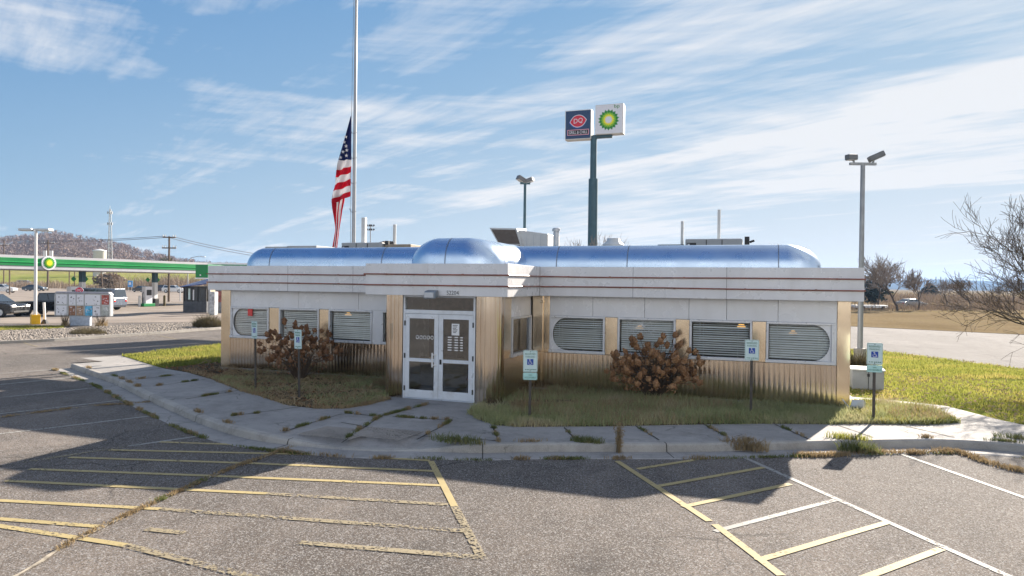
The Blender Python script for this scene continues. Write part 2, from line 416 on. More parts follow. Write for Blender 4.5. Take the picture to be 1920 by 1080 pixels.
def text_obj(name, s, mat, parent, o, ex, ez, w=None, h=None, extrude=.004, shear=0, bold=0):
    """lettering laid in the plane (o, ex, ez), centred on o, fitted to width w and/or height h"""
    cu = bpy.data.curves.new('lettering', 'FONT'); cu.body = s; cu.align_x = 'CENTER'; cu.align_y = 'CENTER'; cu.size = 1
    cu.shear = shear; cu.offset = bold; cu.resolution_u = 3
    tmp = bpy.data.objects.new('lettering', cu); C.objects.link(tmp)
    bpy.context.view_layer.update()
    me0 = tmp.to_mesh()
    vs = [v.co.copy() for v in me0.vertices]; fs = [tuple(p.vertices) for p in me0.polygons]
    tmp.to_mesh_clear(); bpy.data.objects.remove(tmp); bpy.data.curves.remove(cu)
    xs = [v.x for v in vs]; ys = [v.y for v in vs]; bw = max(xs) - min(xs); bh = max(ys) - min(ys)
    cx, cy = (max(xs) + min(xs)) / 2, (max(ys) + min(ys)) / 2
    sx = w / bw if w else h / bh; sy = h / bh if h else sx
    o, ex, ez = Vector(o), Vector(ex), Vector(ez); nn = ex.cross(ez).normalized()
    m = MB(); n = len(vs)
    top = [o + ex * ((v.x - cx) * sx) + ez * ((v.y - cy) * sy) + nn * extrude for v in vs]
    m.add(top, fs)
    ec = {}
    for f in fs:
        for a, b in zip(f, f[1:] + f[:1]): ec[(a, b)] = ec.get((a, b), 0) + 1
    base = [q - nn * extrude for q in top]; k = len(m.v); m.v += [tuple(q) for q in base]
    for (a, b) in ec:
        if (b, a) not in ec: m.f.append((b, a, k + a, k + b)); m.mi.append(0)
    return m.build(name, mat, parent)

def smooth_path(pts, step=.25):
    pts = [Vector(p) for p in pts]; out = []
    for i in range(len(pts) - 1):
        p0 = pts[max(i - 1, 0)]; p1 = pts[i]; p2 = pts[i + 1]; p3 = pts[min(i + 2, len(pts) - 1)]
        n = max(1, int((p2 - p1).length / step))
        for k in range(n):
            t = k / n
            out.append(.5 * ((2 * p1) + (p2 - p0) * t + (2 * p0 - 5 * p1 + 4 * p2 - p3) * t * t + (3 * p1 - p0 - 3 * p2 + p3) * t ** 3))
    out.append(pts[-1]); return out
def offset_path(path, d):            # to the left of travel for d > 0
    out = []
    for i, p in enumerate(path):
        t = path[min(i + 1, len(path) - 1)] - path[max(i - 1, 0)]; t.z = 0; t.normalize()
        out.append(Vector((p.x - t.y * d, p.y + t.x * d, p.z)))
    return out
def inside(poly, x, y):
    x = np.asarray(x); y = np.asarray(y); r = np.zeros(x.shape, bool); n = len(poly); j = n - 1
    for i in range(n):
        xi, yi = poly[i][0], poly[i][1]; xj, yj = poly[j][0], poly[j][1]
        if yi != yj: r ^= ((yi > y) != (yj > y)) & (x < (xj - xi) * (y - yi) / (yj - yi) + xi)
        j = i
    return r
def sample(poly, n):
    xs = [p[0] for p in poly]; ys = [p[1] for p in poly]; X = []; Y = []; got = 0
    while got < n:
        x = nrng.uniform(min(xs), max(xs), n * 2); y = nrng.uniform(min(ys), max(ys), n * 2); k = inside(poly, x, y)
        X.append(x[k]); Y.append(y[k]); got += k.sum()
    return np.concatenate(X)[:n], np.concatenate(Y)[:n]
def blades_at(x, y, z, h, w=.012, lean=.6):
    """bent grass blades: two stacked triangles-and-quad per blade as three triangles"""
    n = len(x); a = nrng.uniform(0, 2 * PI, n); la = nrng.uniform(0, 2 * PI, n); hh = h * nrng.uniform(.45, 1.25, n); ln = hh * lean * nrng.uniform(.1, 1, n)
    dx, dy = np.cos(a) * w * .5, np.sin(a) * w * .5
    z = np.broadcast_to(z, n)
    v = np.empty((n, 5, 3), np.float32)
    v[:, 0] = np.stack([x - dx, y - dy, z], 1); v[:, 1] = np.stack([x + dx, y + dy, z], 1)
    mx, my = x + np.cos(la) * ln * .3, y + np.sin(la) * ln * .3
    v[:, 2] = np.stack([mx + dx * .8, my + dy * .8, z + hh * .6], 1); v[:, 3] = np.stack([mx - dx * .8, my - dy * .8, z + hh * .6], 1)
    v[:, 4] = np.stack([x + np.cos(la) * ln, y + np.sin(la) * ln, z + hh], 1)
    base = (np.arange(n) * 5)[:, None]
    f = np.concatenate([base + np.array([[0, 1, 2]]), base + np.array([[0, 2, 3]]), base + np.array([[3, 2, 4]])])
    return v.reshape(-1, 3), f
def merge(parts):
    vs, fs, o = [], [], 0
    for v, f in parts: vs.append(v); fs.append(f + o); o += len(v)
    return np.concatenate(vs), np.concatenate(fs)
def patchy(x, y, s, seed=0):
    return (np.sin(x * s * 1.3 + seed) * np.cos(y * s * 1.7 + seed * 2.1) + np.sin((x + y) * s * .7 + seed * .7) + np.sin((x * .6 - y) * s * 2.9 + seed * 1.7) * .6) / 2.6

# ------------------------------------------------------------------ light and sky
SUN = Vector((.66, 2.12, 1.0)).normalized()
sun_el = math.asin(SUN.z); sun_az = math.atan2(SUN.x, SUN.y)
ld = bpy.data.lights.new('sun', 'SUN'); ld.energy = 5.0; ld.angle = math.radians(.5); ld.color = (1, .90, .78)
so = bpy.data.objects.new('sun', ld); C.objects.link(so)
so.rotation_mode = 'QUATERNION'; so.rotation_quaternion = SUN.to_track_quat('Z', 'Y'); so.location = (10, 40, 40)

w = bpy.data.worlds.new('World'); sc.world = w; w.use_nodes = True
wt = w.node_tree; wt.nodes.clear()
wn = lambda k: wt.nodes.new(k)
def wl(a, b): wt.links.new(a, b)
sky = wn('ShaderNodeTexSky'); sky.sky_type = 'NISHITA'; sky.sun_disc = False
sky.sun_elevation = sun_el; sky.sun_rotation = sun_az; sky.air_density = 1.0; sky.dust_density = .25; sky.ozone_density = 2.5; sky.altitude = 200
tc = wn('ShaderNodeTexCoord')
sx = wn('ShaderNodeSeparateXYZ'); wl(tc.outputs['Generated'], sx.inputs[0])
def wm(op, a, b=0.0, clamp=False):
    m = wn('ShaderNodeMath'); m.operation = op; m.use_clamp = clamp
    for i, v_ in enumerate((a, b)):
        if isinstance(v_, (int, float)): m.inputs[i].default_value = v_
        else: wl(v_, m.inputs[i])
    return m.outputs[0]
zc = wm('ADD', wm('MAXIMUM', sx.outputs[2], 0.0), .10)
# cirrus sheet: streaks run along one compass bearing on a level cloud plane
sa = math.radians(64)
ux, uy = -math.sin(sa), math.cos(sa)
along = wm('DIVIDE', wm('ADD', wm('MULTIPLY', sx.outputs[0], ux), wm('MULTIPLY', sx.outputs[1], uy)), zc)
across = wm('DIVIDE', wm('ADD', wm('MULTIPLY', sx.outputs[0], uy), wm('MULTIPLY', sx.outputs[1], -ux)), zc)
def wnoise(sa_, sc_, off, detail=8, rough=.6, dist=.6):
    cb = wn('ShaderNodeCombineXYZ'); wl(wm('MULTIPLY', along, sa_), cb.inputs[0]); wl(wm('MULTIPLY', across, sc_), cb.inputs[1]); cb.inputs[2].default_value = off
    nz = wn('ShaderNodeTexNoise'); nz.inputs['Scale'].default_value = 1; nz.inputs['Detail'].default_value = detail; nz.inputs['Roughness'].default_value = rough; nz.inputs['Distortion'].default_value = dist
    wl(cb.outputs[0], nz.inputs['Vector']); return nz.outputs['Fac']
def wramp(f, stops):
    r = wn('ShaderNodeValToRGB'); e = r.color_ramp.elements
    while len(e) < len(stops): e.new(.5)
    for q, (p, c) in zip(e, stops): q.position = p; q.color = (c, c, c, 1)
    wl(f, r.inputs[0]); return r.outputs[0]
streak = wnoise(.32, 1.7, 3.1, 9, .62, .9)
sheet_ = wnoise(.22, .55, 8.4, 5, .55, .4)
wisp = wnoise(1.1, 4.2, 1.7, 10, .66, 1.4)
# more cloud towards the sun's side of the sky
side = wm('ADD', wm('MULTIPLY', sx.outputs[0], .62), wm('MULTIPLY', sx.outputs[1], .35))
wob = wnoise(.5, 1.2, 5.5, 4, .6, .3)
def band(c0, wd, amp, near_, far_):
    q = wm('DIVIDE', wm('SUBTRACT', wm('ADD', across, wm('MULTIPLY', wm('SUBTRACT', wob, .5), .9)), c0), wd)
    g_ = wm('POWER', 2.71828, wm('MULTIPLY', wm('MULTIPLY', q, q), -1.0))
    fade = wramp(wm('MULTIPLY', along, .25), [(max(0, near_ * .25), 1), (far_ * .25, .12)])
    return wm('MULTIPLY', wm('MULTIPLY', g_, fade), amp)
fine = wnoise(.7, 7.0, 12.3, 6, .6, .7)
cover = wm('ADD', wm('MULTIPLY', wm('SUBTRACT', fine, .5), .34), wm('ADD', wm('ADD', wm('MULTIPLY', streak, .92), wm('MULTIPLY', sheet_, .55)), wm('ADD', wm('MULTIPLY', wisp, .42), wm('MULTIPLY', side, .36))))
for b_ in ((2.95, .26, .34, 1.0, 2.6), (1.85, .35, .20, .8, 2.4), (2.42, .16, -.14, .9, 2.0), (3.9, .5, .16, 1.5, 3.9), (3.42, .12, -.14, .9, 1.9)): cover = wm('ADD', cover, band(*b_))
# unseen cloud bank added low behind the viewpoint to light the shaded front
back = wm('MULTIPLY', wm('MULTIPLY', sx.outputs[1], -1.0, True), wramp(sx.outputs[2], [(0, 1), (.36, .9), (.60, 0)]), True)
cover = wm('ADD', cover, wm('MULTIPLY', back, .34))
# level streaks, strongest low in the sky
cb2 = wn('ShaderNodeCombineXYZ'); wl(wm('MULTIPLY', sx.outputs[0], 1.5), cb2.inputs[0]); wl(wm('MULTIPLY', sx.outputs[1], 1.5), cb2.inputs[1]); wl(wm('MULTIPLY', sx.outputs[2], 17.0), cb2.inputs[2])
lv = wn('ShaderNodeTexNoise'); lv.inputs['Scale'].default_value = 1.25; lv.inputs['Detail'].default_value = 7; lv.inputs['Roughness'].default_value = .6; lv.inputs['Distortion'].default_value = .5; wl(cb2.outputs[0], lv.inputs['Vector'])
cover = wm('ADD', cover, wm('MULTIPLY', wm('MULTIPLY', wm('SUBTRACT', lv.outputs['Fac'], .47), 1.3), wramp(sx.outputs[2], [(0, 1.0), (.18, 1.0), (.40, .6)])))
mask = wramp(wm('MULTIPLY', cover, .5), [(.425, 0), (.54, .44), (.66, .97)])
lowhaze = wm('MULTIPLY', wramp(sx.outputs[2], [(.0, .95), (.10, .62), (.26, .22), (.45, 0)]), wm('ADD', wm('MULTIPLY', side, .95), .55, True), True)
mask = wm('MAXIMUM', mask, lowhaze)
# soft shoulder on the clear sky, so that the glow round the sun keeps its blue
sep = wn('ShaderNodeSeparateColor'); wl(sky.outputs[0], sep.inputs[0]); com = wn('ShaderNodeCombineColor')
for k, (A_, K_) in enumerate(((SKYR, 3.6), (SKYG, 2.9), (SKYB, 1.7))):
    c_ = sep.outputs[k]; wl(wm('MULTIPLY', wm('DIVIDE', c_, wm('ADD', c_, K_)), A_), com.inputs[k])
mx = wn('ShaderNodeMix'); mx.data_type = 'RGBA'; wl(mask, mx.inputs[0])
wl(com.outputs[0], mx.inputs[6]); cc = wn('ShaderNodeMix'); cc.data_type = 'RGBA'; wl(back, cc.inputs[0]); cc.inputs[6].default_value = (CLOUD * .985, CLOUD, CLOUD * 1.03, 1); cc.inputs[7].default_value = (CLOUD * 2.85, CLOUD * 2.75, CLOUD * 2.62, 1)   # added unseen cloud is made brighter, as fill for the facade
wl(cc.outputs[2], mx.inputs[7])
bg = wn('ShaderNodeBackground'); bg.inputs['Strength'].default_value = SKY
wl(mx.outputs[2], bg.inputs['Color'])
wo = wn('ShaderNodeOutputWorld'); wl(bg.outputs[0], wo.inputs['Surface'])

vs_ = sc.view_settings; vs_.view_transform = 'Standard'; vs_.look = 'None'; vs_.exposure = EXPO; vs_.gamma = 1; vs_.use_curve_mapping = False
sc.render.engine = 'CYCLES'
sc.cycles.use_denoising = True
sc.cycles.max_bounces = 8; sc.cycles.transparent_max_bounces = 16; sc.cycles.caustics_reflective = False; sc.cycles.caustics_refractive = False
# ------------------------------------------------------------------ ground
def ground_sheet():
    # one sheet to the horizon; flat round the diner, rising to the wooded hill on the west side
    m = MB(); m.sheet([(-9000, -3000, -.03), (9000, -3000, -.03), (9000, 9000, -.03), (-9000, 9000, -.03)])
    return struct(m.build('ground', M['field']))
ground_sheet()
struct(MB().sheet([(-230, -160, 0), (150, -160, 0), (150, 150, 0), (-230, 215, 0)]).build('parking_lot', M['asphalt']))

def px_poly(pts, z=0.0): return [gp(x, y, z) for x, y in pts]
def flat(name, pts, z, mat):
    m = MB(); m.sheet([(p[0], p[1], z) for p in pts]); return struct(m.build(name, mat))

# back lot road on the east side, brown field beyond it
flat('road', [(2.6, 36.6), (5.77, 35.48), (7.66, 32.6), (9.0, 30.9), (9.56, 30.05), (14, 25.0), (60, -5), (150, -5), (150, 40), (60, 47), (17.2, 54.3), (7.2, 58.8), (-20, 62), (-20, 40)], .008, M['road'])
# forecourt of the fuel station
flat('forecourt', [(-39.5, 36.3), (-44, 32.5), (-60, 22), (-220, -40), (-228, 205), (-10, 160), (-22, 62), (-30, 47), (-33.5, 41)], .008, M['forecourt'])

# kerb line along the front (surveyed on the photo), world points on the kerb's outer top edge
KZ = .15
kerb_px = [(133, 682, .15), (170, 695, .15), (215, 710, .15), (270, 736, .15), (330, 762, .15), (400, 790, .15), (470, 809, .15), (540, 824, .10), (620, 838, .035),
           (700, 843, .03), (785, 843, .035), (850, 837, .11), (905, 834, .15), (1000, 832, .15), (1150, 832, .15), (1300, 832, .15), (1450, 829, .15), (1600, 826, .15), (1760, 824, .15), (1900, 832, .15), (2060, 850, .15)]
kpath = smooth_path([gp(x, y, z) for x, y, z in kerb_px], .22)

def strip(a, b, za=None, zb=None):
    m = MB(); n = len(a)
    vs = [(p.x, p.y, p.z if za is None else za) for p in a] + [(p.x, p.y, p.z if zb is None else zb) for p in b]
    return m.add(vs, [(i, i + 1, n + i + 1, n + i) for i in range(n - 1)])
k_in = offset_path(kpath, .15); k_r = offset_path(kpath, .03); k_f = offset_path(kpath, -.02); k_g = offset_path(kpath, -.46); k_g2 = offset_path(kpath, -.5)
def ring_strip(rows):
    m = MB(); n = len(rows[0]); vs = []
    for r in rows: vs += r
    return m.add(vs, [(j * n + i, j * n + i + 1, (j + 1) * n + i + 1, (j + 1) * n + i) for j in range(len(rows) - 1) for i in range(n - 1)])
rows = [[(p.x, p.y, z.z) for p, z in zip(q, kpath)] for q in (k_in, k_r)] + \
       [[(p.x, p.y, max(.02, z.z - .03)) for p, z in zip(kpath, kpath)]] + [[(p.x, p.y, .004) for p in k_f]]
kerb = struct(ring_strip(list(reversed(rows))).build('kerb', M['kerb'], smooth=False))
gut = struct(ring_strip([[(p.x, p.y, .0) for p in k_g2], [(p.x, p.y, .014) for p in k_g], [(p.x, p.y, .006) for p in k_f]]).build('gutter', M['concrete']))

# dirty joints across the kerb and the gutter pan
m = MB()
for i in range(8, len(kpath) - 4, 14):
    p, q, g_ = k_in[i], kpath[i], k_f[i]; t_ = (kpath[i + 1] - kpath[i - 1]).normalized() * .009; up_ = Vector((0, 0, .002))
    a, b, c, d = Vector((p.x, p.y, q.z)) + up_, Vector((k_r[i].x, k_r[i].y, q.z)) + up_, Vector((q.x, q.y, max(.02, q.z - .03) + .004)), Vector((g_.x - (q.x - g_.x) * .15, g_.y - (q.y - g_.y) * .15, .012))
    for u, v_ in ((a, b), (b, c), (c, d)): m.sheet([u - t_, v_ - t_, v_ + t_, u + t_])
    e = k_g[i]; m.sheet([(g_.x - t_.x, g_.y - t_.y, .0105), (e.x - t_.x, e.y - t_.y, .0165), (e.x + t_.x, e.y + t_.y, .0165), (g_.x + t_.x, g_.y + t_.y, .0105)])
struct(m.build('kerb_joints', M['joint']))

# sidewalk: apron strip along the kerb (dips at the ramp) and the slab behind it
k_ap = offset_path(kpath, .95)
ap_rows = [[(p.x, p.y, z.z - .004) for p, z in zip(k_in, kpath)], [(p.x, p.y, .5 * (z.z + .15)) for p, z in zip(offset_path(kpath, .5), kpath)], [(p.x, p.y, .15) for p in k_ap]]
inner_px = [(1922, 797), (1874, 787), (1774, 761), (1671, 750), (1598, 744)]
inner2_px = [(1612, 757), (1660, 760), (1736, 770), (1770, 782), (1792, 792), (1735, 796), (1640, 795), (1562, 795), (1420, 794), (1293, 796), (1142, 799), (976, 800), (930, 797), (900, 787), (882, 775), (905, 760)]
bed_px = [(727, 749), (700, 756), (682, 760), (643, 766), (591, 766), (540, 760), (480, 740), (449, 732), (400, 712), (350, 698), (308, 691), (228, 667)]
inner = [gp(x, y, .15) for x, y in inner_px]
inner2 = [gp(x, y, .15) for x, y in inner2_px]; bed_edge = [gp(x, y, .15) for x, y in bed_px]
walk = [Vector((p.x, p.y, .15)) for p in k_ap] + [Vector((9.6, 15.2, .15))] + inner + [Vector((2.22, 26, .15)), Vector((2.0, 19.9, .15)), Vector((2.0, 17.7, .15))] + inner2 + \
       [Vector((-5.9, 15.2, .15)), Vector((-8.45, 15.2, .15))] + bed_edge + [gp(150, 671, .15)]
m = ring_strip(ap_rows)
struct(m.build('sidewalk_apron', M['concrete']))
bm = bmesh.new(); vs = [bm.verts.new((p.x, p.y, .15)) for p in walk]; f = bm.faces.new(vs)
bmesh.ops.triangulate(bm, faces=[f]); me = bpy.data.meshes.new('sidewalk'); bm.to_mesh(me); bm.free(); me.materials.append(M['concrete'])
sw = bpy.data.objects.new('sidewalk', me); C.objects.link(sw); struct(sw)
if sum(p.normal.z * p.area for p in me.polygons) < 0: me.flip_normals()

# raised soil under beds and lawns
def raised(name, poly, z, mat, rough=.02, cell=.35):
    xs = [p[0] for p in poly]; ys = [p[1] for p in poly]
    bm = bmesh.new(); vs = [bm.verts.new((p[0], p[1], z)) for p in poly]; f = bm.faces.new(vs)
    if f.normal.z < 0 or True: bm.normal_update()
    if f.normal.z < 0: f.normal_flip()
    side = bmesh.ops.extrude_edge_only(bm, edges=list(f.edges))
    for v_ in side['geom']:
        if isinstance(v_, bmesh.types.BMVert): v_.co.z = -.02
    bmesh.ops.triangulate(bm, faces=[f])
    me = bpy.data.meshes.new(name); bm.to_mesh(me); bm.free(); me.materials.append(mat)
    o = bpy.data.objects.new(name, me); C.objects.link(o); return struct(o)
right_bed = [(p.x, p.y) for p in inner2[4:]] + [(-5.75, 15.4), (-5.55, 17.6), (2.2, 17.6), (2.9, 18.3)] + [(p.x, p.y) for p in inner2[0:4]]
raised('planting_bed', right_bed, .165, M['bed'])
left_bed = [(p.x, p.y) for p in bed_edge[:11]] + [(-17.4, 18.9), (-16.05, 18.2), (-16.0, 17.6), (-8.7, 17.6), (-8.72, 15.45)]
raised('planting_bed', left_bed, .165, M['bed'])
left_lawn = [(p.x, p.y) for p in [gp(228, 667, .15), gp(300, 689, .15)]] + [(-17.4, 18.9), (-16.05, 18.2), (-16.05, 25.6), (-16.4, 28.0), (-19.0, 26.6), (-22.0, 24.4)]
raised('west_lawn', left_lawn, .16, M['lawn'])
right_lawn = [(2.3, 26.3), (2.3, 20.6)] + [(p.x, p.y) for p in reversed(inner)] + [(9.7, 15.4), (14, 14), (40, 2), (55, -4), (14, 24.6), (9.5, 29.8), (7.6, 32.4), (5.7, 35.3), (2.5, 36.3)]
raised('east_lawn', right_lawn, .10, M['lawn'])
flat('brown_field', [(6.0, 59.3), (7.2, 59.0), (17.2, 54.5), (60, 47.2), (148, 41), (600, 60), (900, 500), (300, 900), (-10, 400), (0, 100)], .02, M['field'])

# joints in the concrete
joints = [((236, 700), (303, 690)), ((255, 711), (340, 702)), ((288, 724), (385, 711)), ((350, 748), (447, 732)), ((437, 779), (570, 762)), ((531, 809), (640, 776)), ((640, 830), (712, 781)), ((712, 781), (806, 757)), ((646, 774), (712, 781)),
          ((736, 781), (848, 788)), ((782, 824), (848, 788)), ((1057, 801), (1082, 826)), ((1193, 799), (1236, 825)), ((1320, 796), (1366, 820)), ((1454, 796), (1519, 824)), ((1568, 796), (1638, 820)), ((1687, 796), (1790, 820)), ((640, 792), (790, 818)), ((925, 800), (935, 828)), ((790, 818), (935, 826)), ((1735, 772), (1775, 763))]
m = MB()
for a, b in joints:
    A, B = gp(*a, .154), gp(*b, .154); d = (B - A).normalized(); nn = Vector((-d.y, d.x, 0)) * .014
    prev = None; k = 10
    pts = [A.lerp(B, i / k) + nn * rnd.uniform(-.7, .7) for i in range(k + 1)]
    for p, q in zip(pts, pts[1:]):
        w1 = nn * rnd.uniform(.7, 1.5)
        m.sheet([(p - w1)[:2] + (.1555,), (q - w1)[:2] + (.1555,), (q + w1)[:2] + (.1555,), (p + w1)[:2] + (.1555,)])
struct(m.build('sidewalk_joints', M['joint']))
# grooved ramp texture
m = MB()
for (c, ang) in (((628, 811), 0), ((715, 812), 0)):
    o = gp(*c, .15)
    for i in range(16):
        for_x = o.x - .55 + i * .073
        m.bar((for_x, o.y - .38, .152), (for_x + .12, o.y + .40, .158), .026, .012)
struct(m.build('ramp_grooves', M['concrete']))

# painted lines
_zl = [.0052]
def line(m, a, b, w=.09, z=None):
    _zl[0] += .00012; z = _zl[0]
    A, B = gp(*a), gp(*b); d = (B - A).normalized(); nn = Vector((-d.y, d.x, 0)) * (w / 2)
    m.sheet([(A - nn)[:2] + (z,), (B - nn)[:2] + (z,), (B + nn)[:2] + (z,), (A + nn)[:2] + (z,)])
m = MB()
for a, b in [((-60, 705), (114, 692)), ((-60, 727), (158, 706)), ((47, 741), (200, 725)), ((-60, 783), (250, 748)), ((41, 809), (318, 776)), ((-40, 749), (47, 741)), ((-80, 823), (41, 809)),
             ((241, 837), (407, 813)), ((1395, 858), (1960, 1112)), ((1690, 852), (2010, 965)), ((1340, 997), (1570, 937))]: line(m, a, b)
struct(m.build('white_parking_lines', M['white_line']))
m = MB()
for a, b in [((300, 829), (555, 838)), ((205, 844), (610, 853)), ((610, 853), (806, 864)), ((130, 858), (470, 869)), ((470, 869), (818, 884)), ((55, 880), (430, 894)), ((430, 894), (832, 911)), ((10, 902), (500, 926)),
             ((-60, 936), (300, 955)), ((-60, 969), (185, 988)), ((-60, 978), (235, 1023)), ((808, 865), (852, 950)), ((1157, 865), (1330, 978)), ((1340, 984), (1465, 1080)), ((1195, 880), (1308, 862)), ((1230, 913), (1432, 877)), ((1280, 951), (1482, 908)),
             ((1420, 1052), (1665, 980)), ((1600, 1092), (1765, 1030))]: line(m, a, b, .10)
struct(m.build('yellow_parking_lines', M['yellow_line']))
m = MB()
for a, b in [((41, 868), (241, 837)), ((500, 926), (840, 947)), ((300, 955), (880, 997)), ((275, 993), (345, 1000)), ((235, 1023), (480, 1085)), ((560, 1018), (900, 1046)), ((852, 950), (905, 1050)), ((300, 630), (335, 637)), ((45, 643), (70, 650))]: line(m, a, b, .11)
struct(m.build('faded_parking_lines', M['faded_line']))
# the long cold joint in the asphalt, filled with dirt and dead grass
crack = smooth_path([gp(x, y) for x, y in [(-60, 1120), (40, 1076), (120, 1025), (160, 1005), (270, 952), (330, 925), (400, 893), (450, 873), (500, 856), (548, 838)]], .12)
cr2 = smooth_path([gp(x, y) for x, y in [(-60, 792), (40, 778), (90, 772), (170, 762), (250, 757), (300, 752)]], .15)
m = MB()
for path, w0 in ((crack, .042), (cr2, .03)):
    n = len(path); L = offset_path(path, w0); R = offset_path(path, -w0)
    pts = [(l.lerp(p, rnd.uniform(0, .7)), r.lerp(p, rnd.uniform(0, .7))) for l, r, p in zip(L, R, path)]
    for (a, b), (c, d) in zip(pts, pts[1:]): m.sheet([(a.x, a.y, .0125), (b.x, b.y, .0125), (d.x, d.y, .0125), (c.x, c.y, .0125)])
struct(m.build('asphalt_crack', plain('crack_filler', (.30, .26, .20), .95, 0, .5, 12)))

# ------------------------------------------------------------------ diner
WX0, WX1, WY, WB = -16.03, 2.2, 17.6, 25.8         # long front wall
VX0, VX1, VY = -8.74, -5.59, 15.05                 # entrance vestibule
FZ0, FZ1 = 2.69, 3.46
diner = thing('diner', 'long low stainless steel diner with a fluted entrance, banded fascia and blue-reflecting barrel roof', 'diner', (-7.1, WY, .15))

def flutes(path, z0, z1, pitch=.115, depth=.017, groove=.13):
    """corrugated cladding that follows a plan polyline (outward side on the right of travel)"""
    pts = [Vector((p[0], p[1], 0)) for p in path]; seg = [0]
    for a, b in zip(pts, pts[1:]): seg.append(seg[-1] + (b - a).length)
    L = seg[-1]; n = max(1, round(L / pitch)); st = L / n
    def at(s):
        s = min(max(s, 0), L)
        for i in range(len(pts) - 1):
            if s <= seg[i + 1] + 1e-9:
                t_ = (s - seg[i]) / max(1e-9, seg[i + 1] - seg[i]); d = (pts[i + 1] - pts[i]).normalized()
                return pts[i].lerp(pts[i + 1], t_), Vector((d.y, -d.x, 0))
        return pts[-1], Vector((0, -1, 0))
    prof = []
    for k in range(n):
        s0 = k * st
        for u, dd in ((0, 0), (groove, 0), (groove + .03, .8), (.34, .95), (.57, 1), (.8, .95), (.97, .8)):
            p, nn = at(s0 + u * st); prof.append(p + nn * (dd * depth))
    p, nn = at(L); prof.append(p)
    m = MB(); N = len(prof)
    m.add([(p.x, p.y, z0) for p in prof] + [(p.x, p.y, z1) for p in prof], [(i, i + 1, N + i + 1, N + i) for i in range(N - 1)])
    return m
arcL = [(VX0 + .4 - .4 * math.cos(a), VY + .4 - .4 * math.sin(a)) for a in [i * PI / 16 for i in range(9)]]
arcR = [(VX1 - .4 + .4 * math.sin(a), VY + .4 - .4 * math.cos(a)) for a in [i * PI / 16 for i in range(9)]]
DX0, DX1 = -8.10, -6.18
flutes([(WX0 + .36, WY), (VX0 + .02, WY)], .15, 1.17).build('fluted_cladding', M['flute'], diner)
flutes([(VX1 + .10, WY), (WX1 - .29, WY)], .15, 1.17).build('fluted_cladding', M['flute'], diner)
flutes([(VX0, WY - .01)] + arcL + [(DX0 - .02, VY)], .15, FZ0).build('fluted_cladding', M['flute'], diner)
flutes([(DX1 + .02, VY)] + arcR, .15, FZ0).build('fluted_cladding', M['flute'], diner)
flutes([(VX1, VY + .42), (VX1, WY - .02)], .15, 1.16).build('fluted_cladding', M['flute'], diner)

# smooth tan steel: end columns and the piers between the windows
WIN_R = [(-5.08, -3.58), (-3.25, -1.78), (-1.44, .04), (.36, 1.85)]
WIN_L = [(-15.66, -14.18), (-13.80, -12.34), (-12.0, -10.51), (-10.19, -8.80)]
def wallbox(m, x0, x1, z0, z1, p=0.0): return m.box(x0, x1, WY - p, WY + .16, z0, z1)
def pier(boxes, name, mat, bevel):
    m = MB()
    for b_ in boxes: m.box(*b_)
    return m.build(name, M[mat], diner, bevel=bevel)
def wb(x0, x1, z0, z1, q=0.0): return (x0, x1, WY - q, WY + .16, z0, z1)
pier([wb(WX0, WX0 + .358, .15, FZ0, .02)], 'corner_column', 'column', .012); pier([wb(WX1 - .288, WX1, .15, FZ0, .02)], 'corner_column', 'column', .012)
pier([wb(VX1 + .02, WIN_R[0][0], 1.172, FZ0, .004)], 'pier', 'column', .012); pier([wb(VX1 + .02, VX1 + .10, .15, 1.17, .004)], 'corner_trim', 'column', .006)
for a, b in ((WIN_R[0][1], WIN_R[1][0]), (WIN_R[1][1], WIN_R[2][0]), (WIN_R[2][1], WIN_R[3][0]), (WIN_L[0][1], WIN_L[1][0]), (WIN_L[1][1], WIN_L[2][0])): pier([wb(a, b, 1.172, 2.165)], 'pier', 'column', .012)
pier([wb(WIN_L[2][1], WIN_L[3][0], 1.172, 2.165, .002)], 'pier', 'panel', .004); pier([wb(WIN_R[3][1], WX1 - .29, 1.172, 2.165)], 'pier', 'panel', .004); pier([wb(WX0 + .36, WIN_L[0][0], 1.172, 2.165)], 'pier', 'panel', .004)
# upper panels, each a separate pressed sheet with a hairline gap
for x0, x1, cuts in ((WX0 + .36, VX0, [-13.1, -10.98]), (VX1 + .12 + .39, WX1 - .29, [-3.91, -2.56, -1.46, -.56, .62])):
    xs = [x0] + cuts + [x1]
    for i, (a, b) in enumerate(zip(xs, xs[1:])): pier([wb(a + .004, b - .004, 2.167, FZ0, .006 + .0015 * (i % 2))], 'upper_panel', 'panel', .004)
for b_ in ((WX0 + .36, VX0, WY + .03, WY + .16, .15, 1.16), (VX1 + .1, WX1 - .29, WY + .03, WY + .16, .15, 1.16), (WX0, WX0 + .16, WY + .162, WB, .15, FZ0), (WX1 - .16, WX1, WY + .162, WB, .15, FZ0), (WX0 + .162, WX1 - .162, WB - .16, WB, .15, FZ0)): pier([b_], 'wall', 'panel', 0)
for b_ in ((VX0 + .03, VX0 + .10, VY + .45, WY - .03, .15, FZ0), (VX1 - .10, VX1 - .02, VY + .3, 15.94, 1.16, FZ0 - .002), (VX1 - .10, VX1 - .02, VY + .45, WY - .03, .15, 1.155), (VX1 - .10, VX1 - .004, 15.945, WY - .03, 2.17, FZ0 - .001)): pier([b_], 'vestibule_wall', 'panel', 0)
m = MB(); m.box(VX1 - .02, VX1 + .0, VY + .43, 15.93, 1.165, FZ0 - .003); m.build('vestibule_panel', M['column'], diner)
MB().box(WX0 - .02, WX1 + .02, WY - .035, WY + .1, .0, .22).build('foundation', M['kerb'], diner)
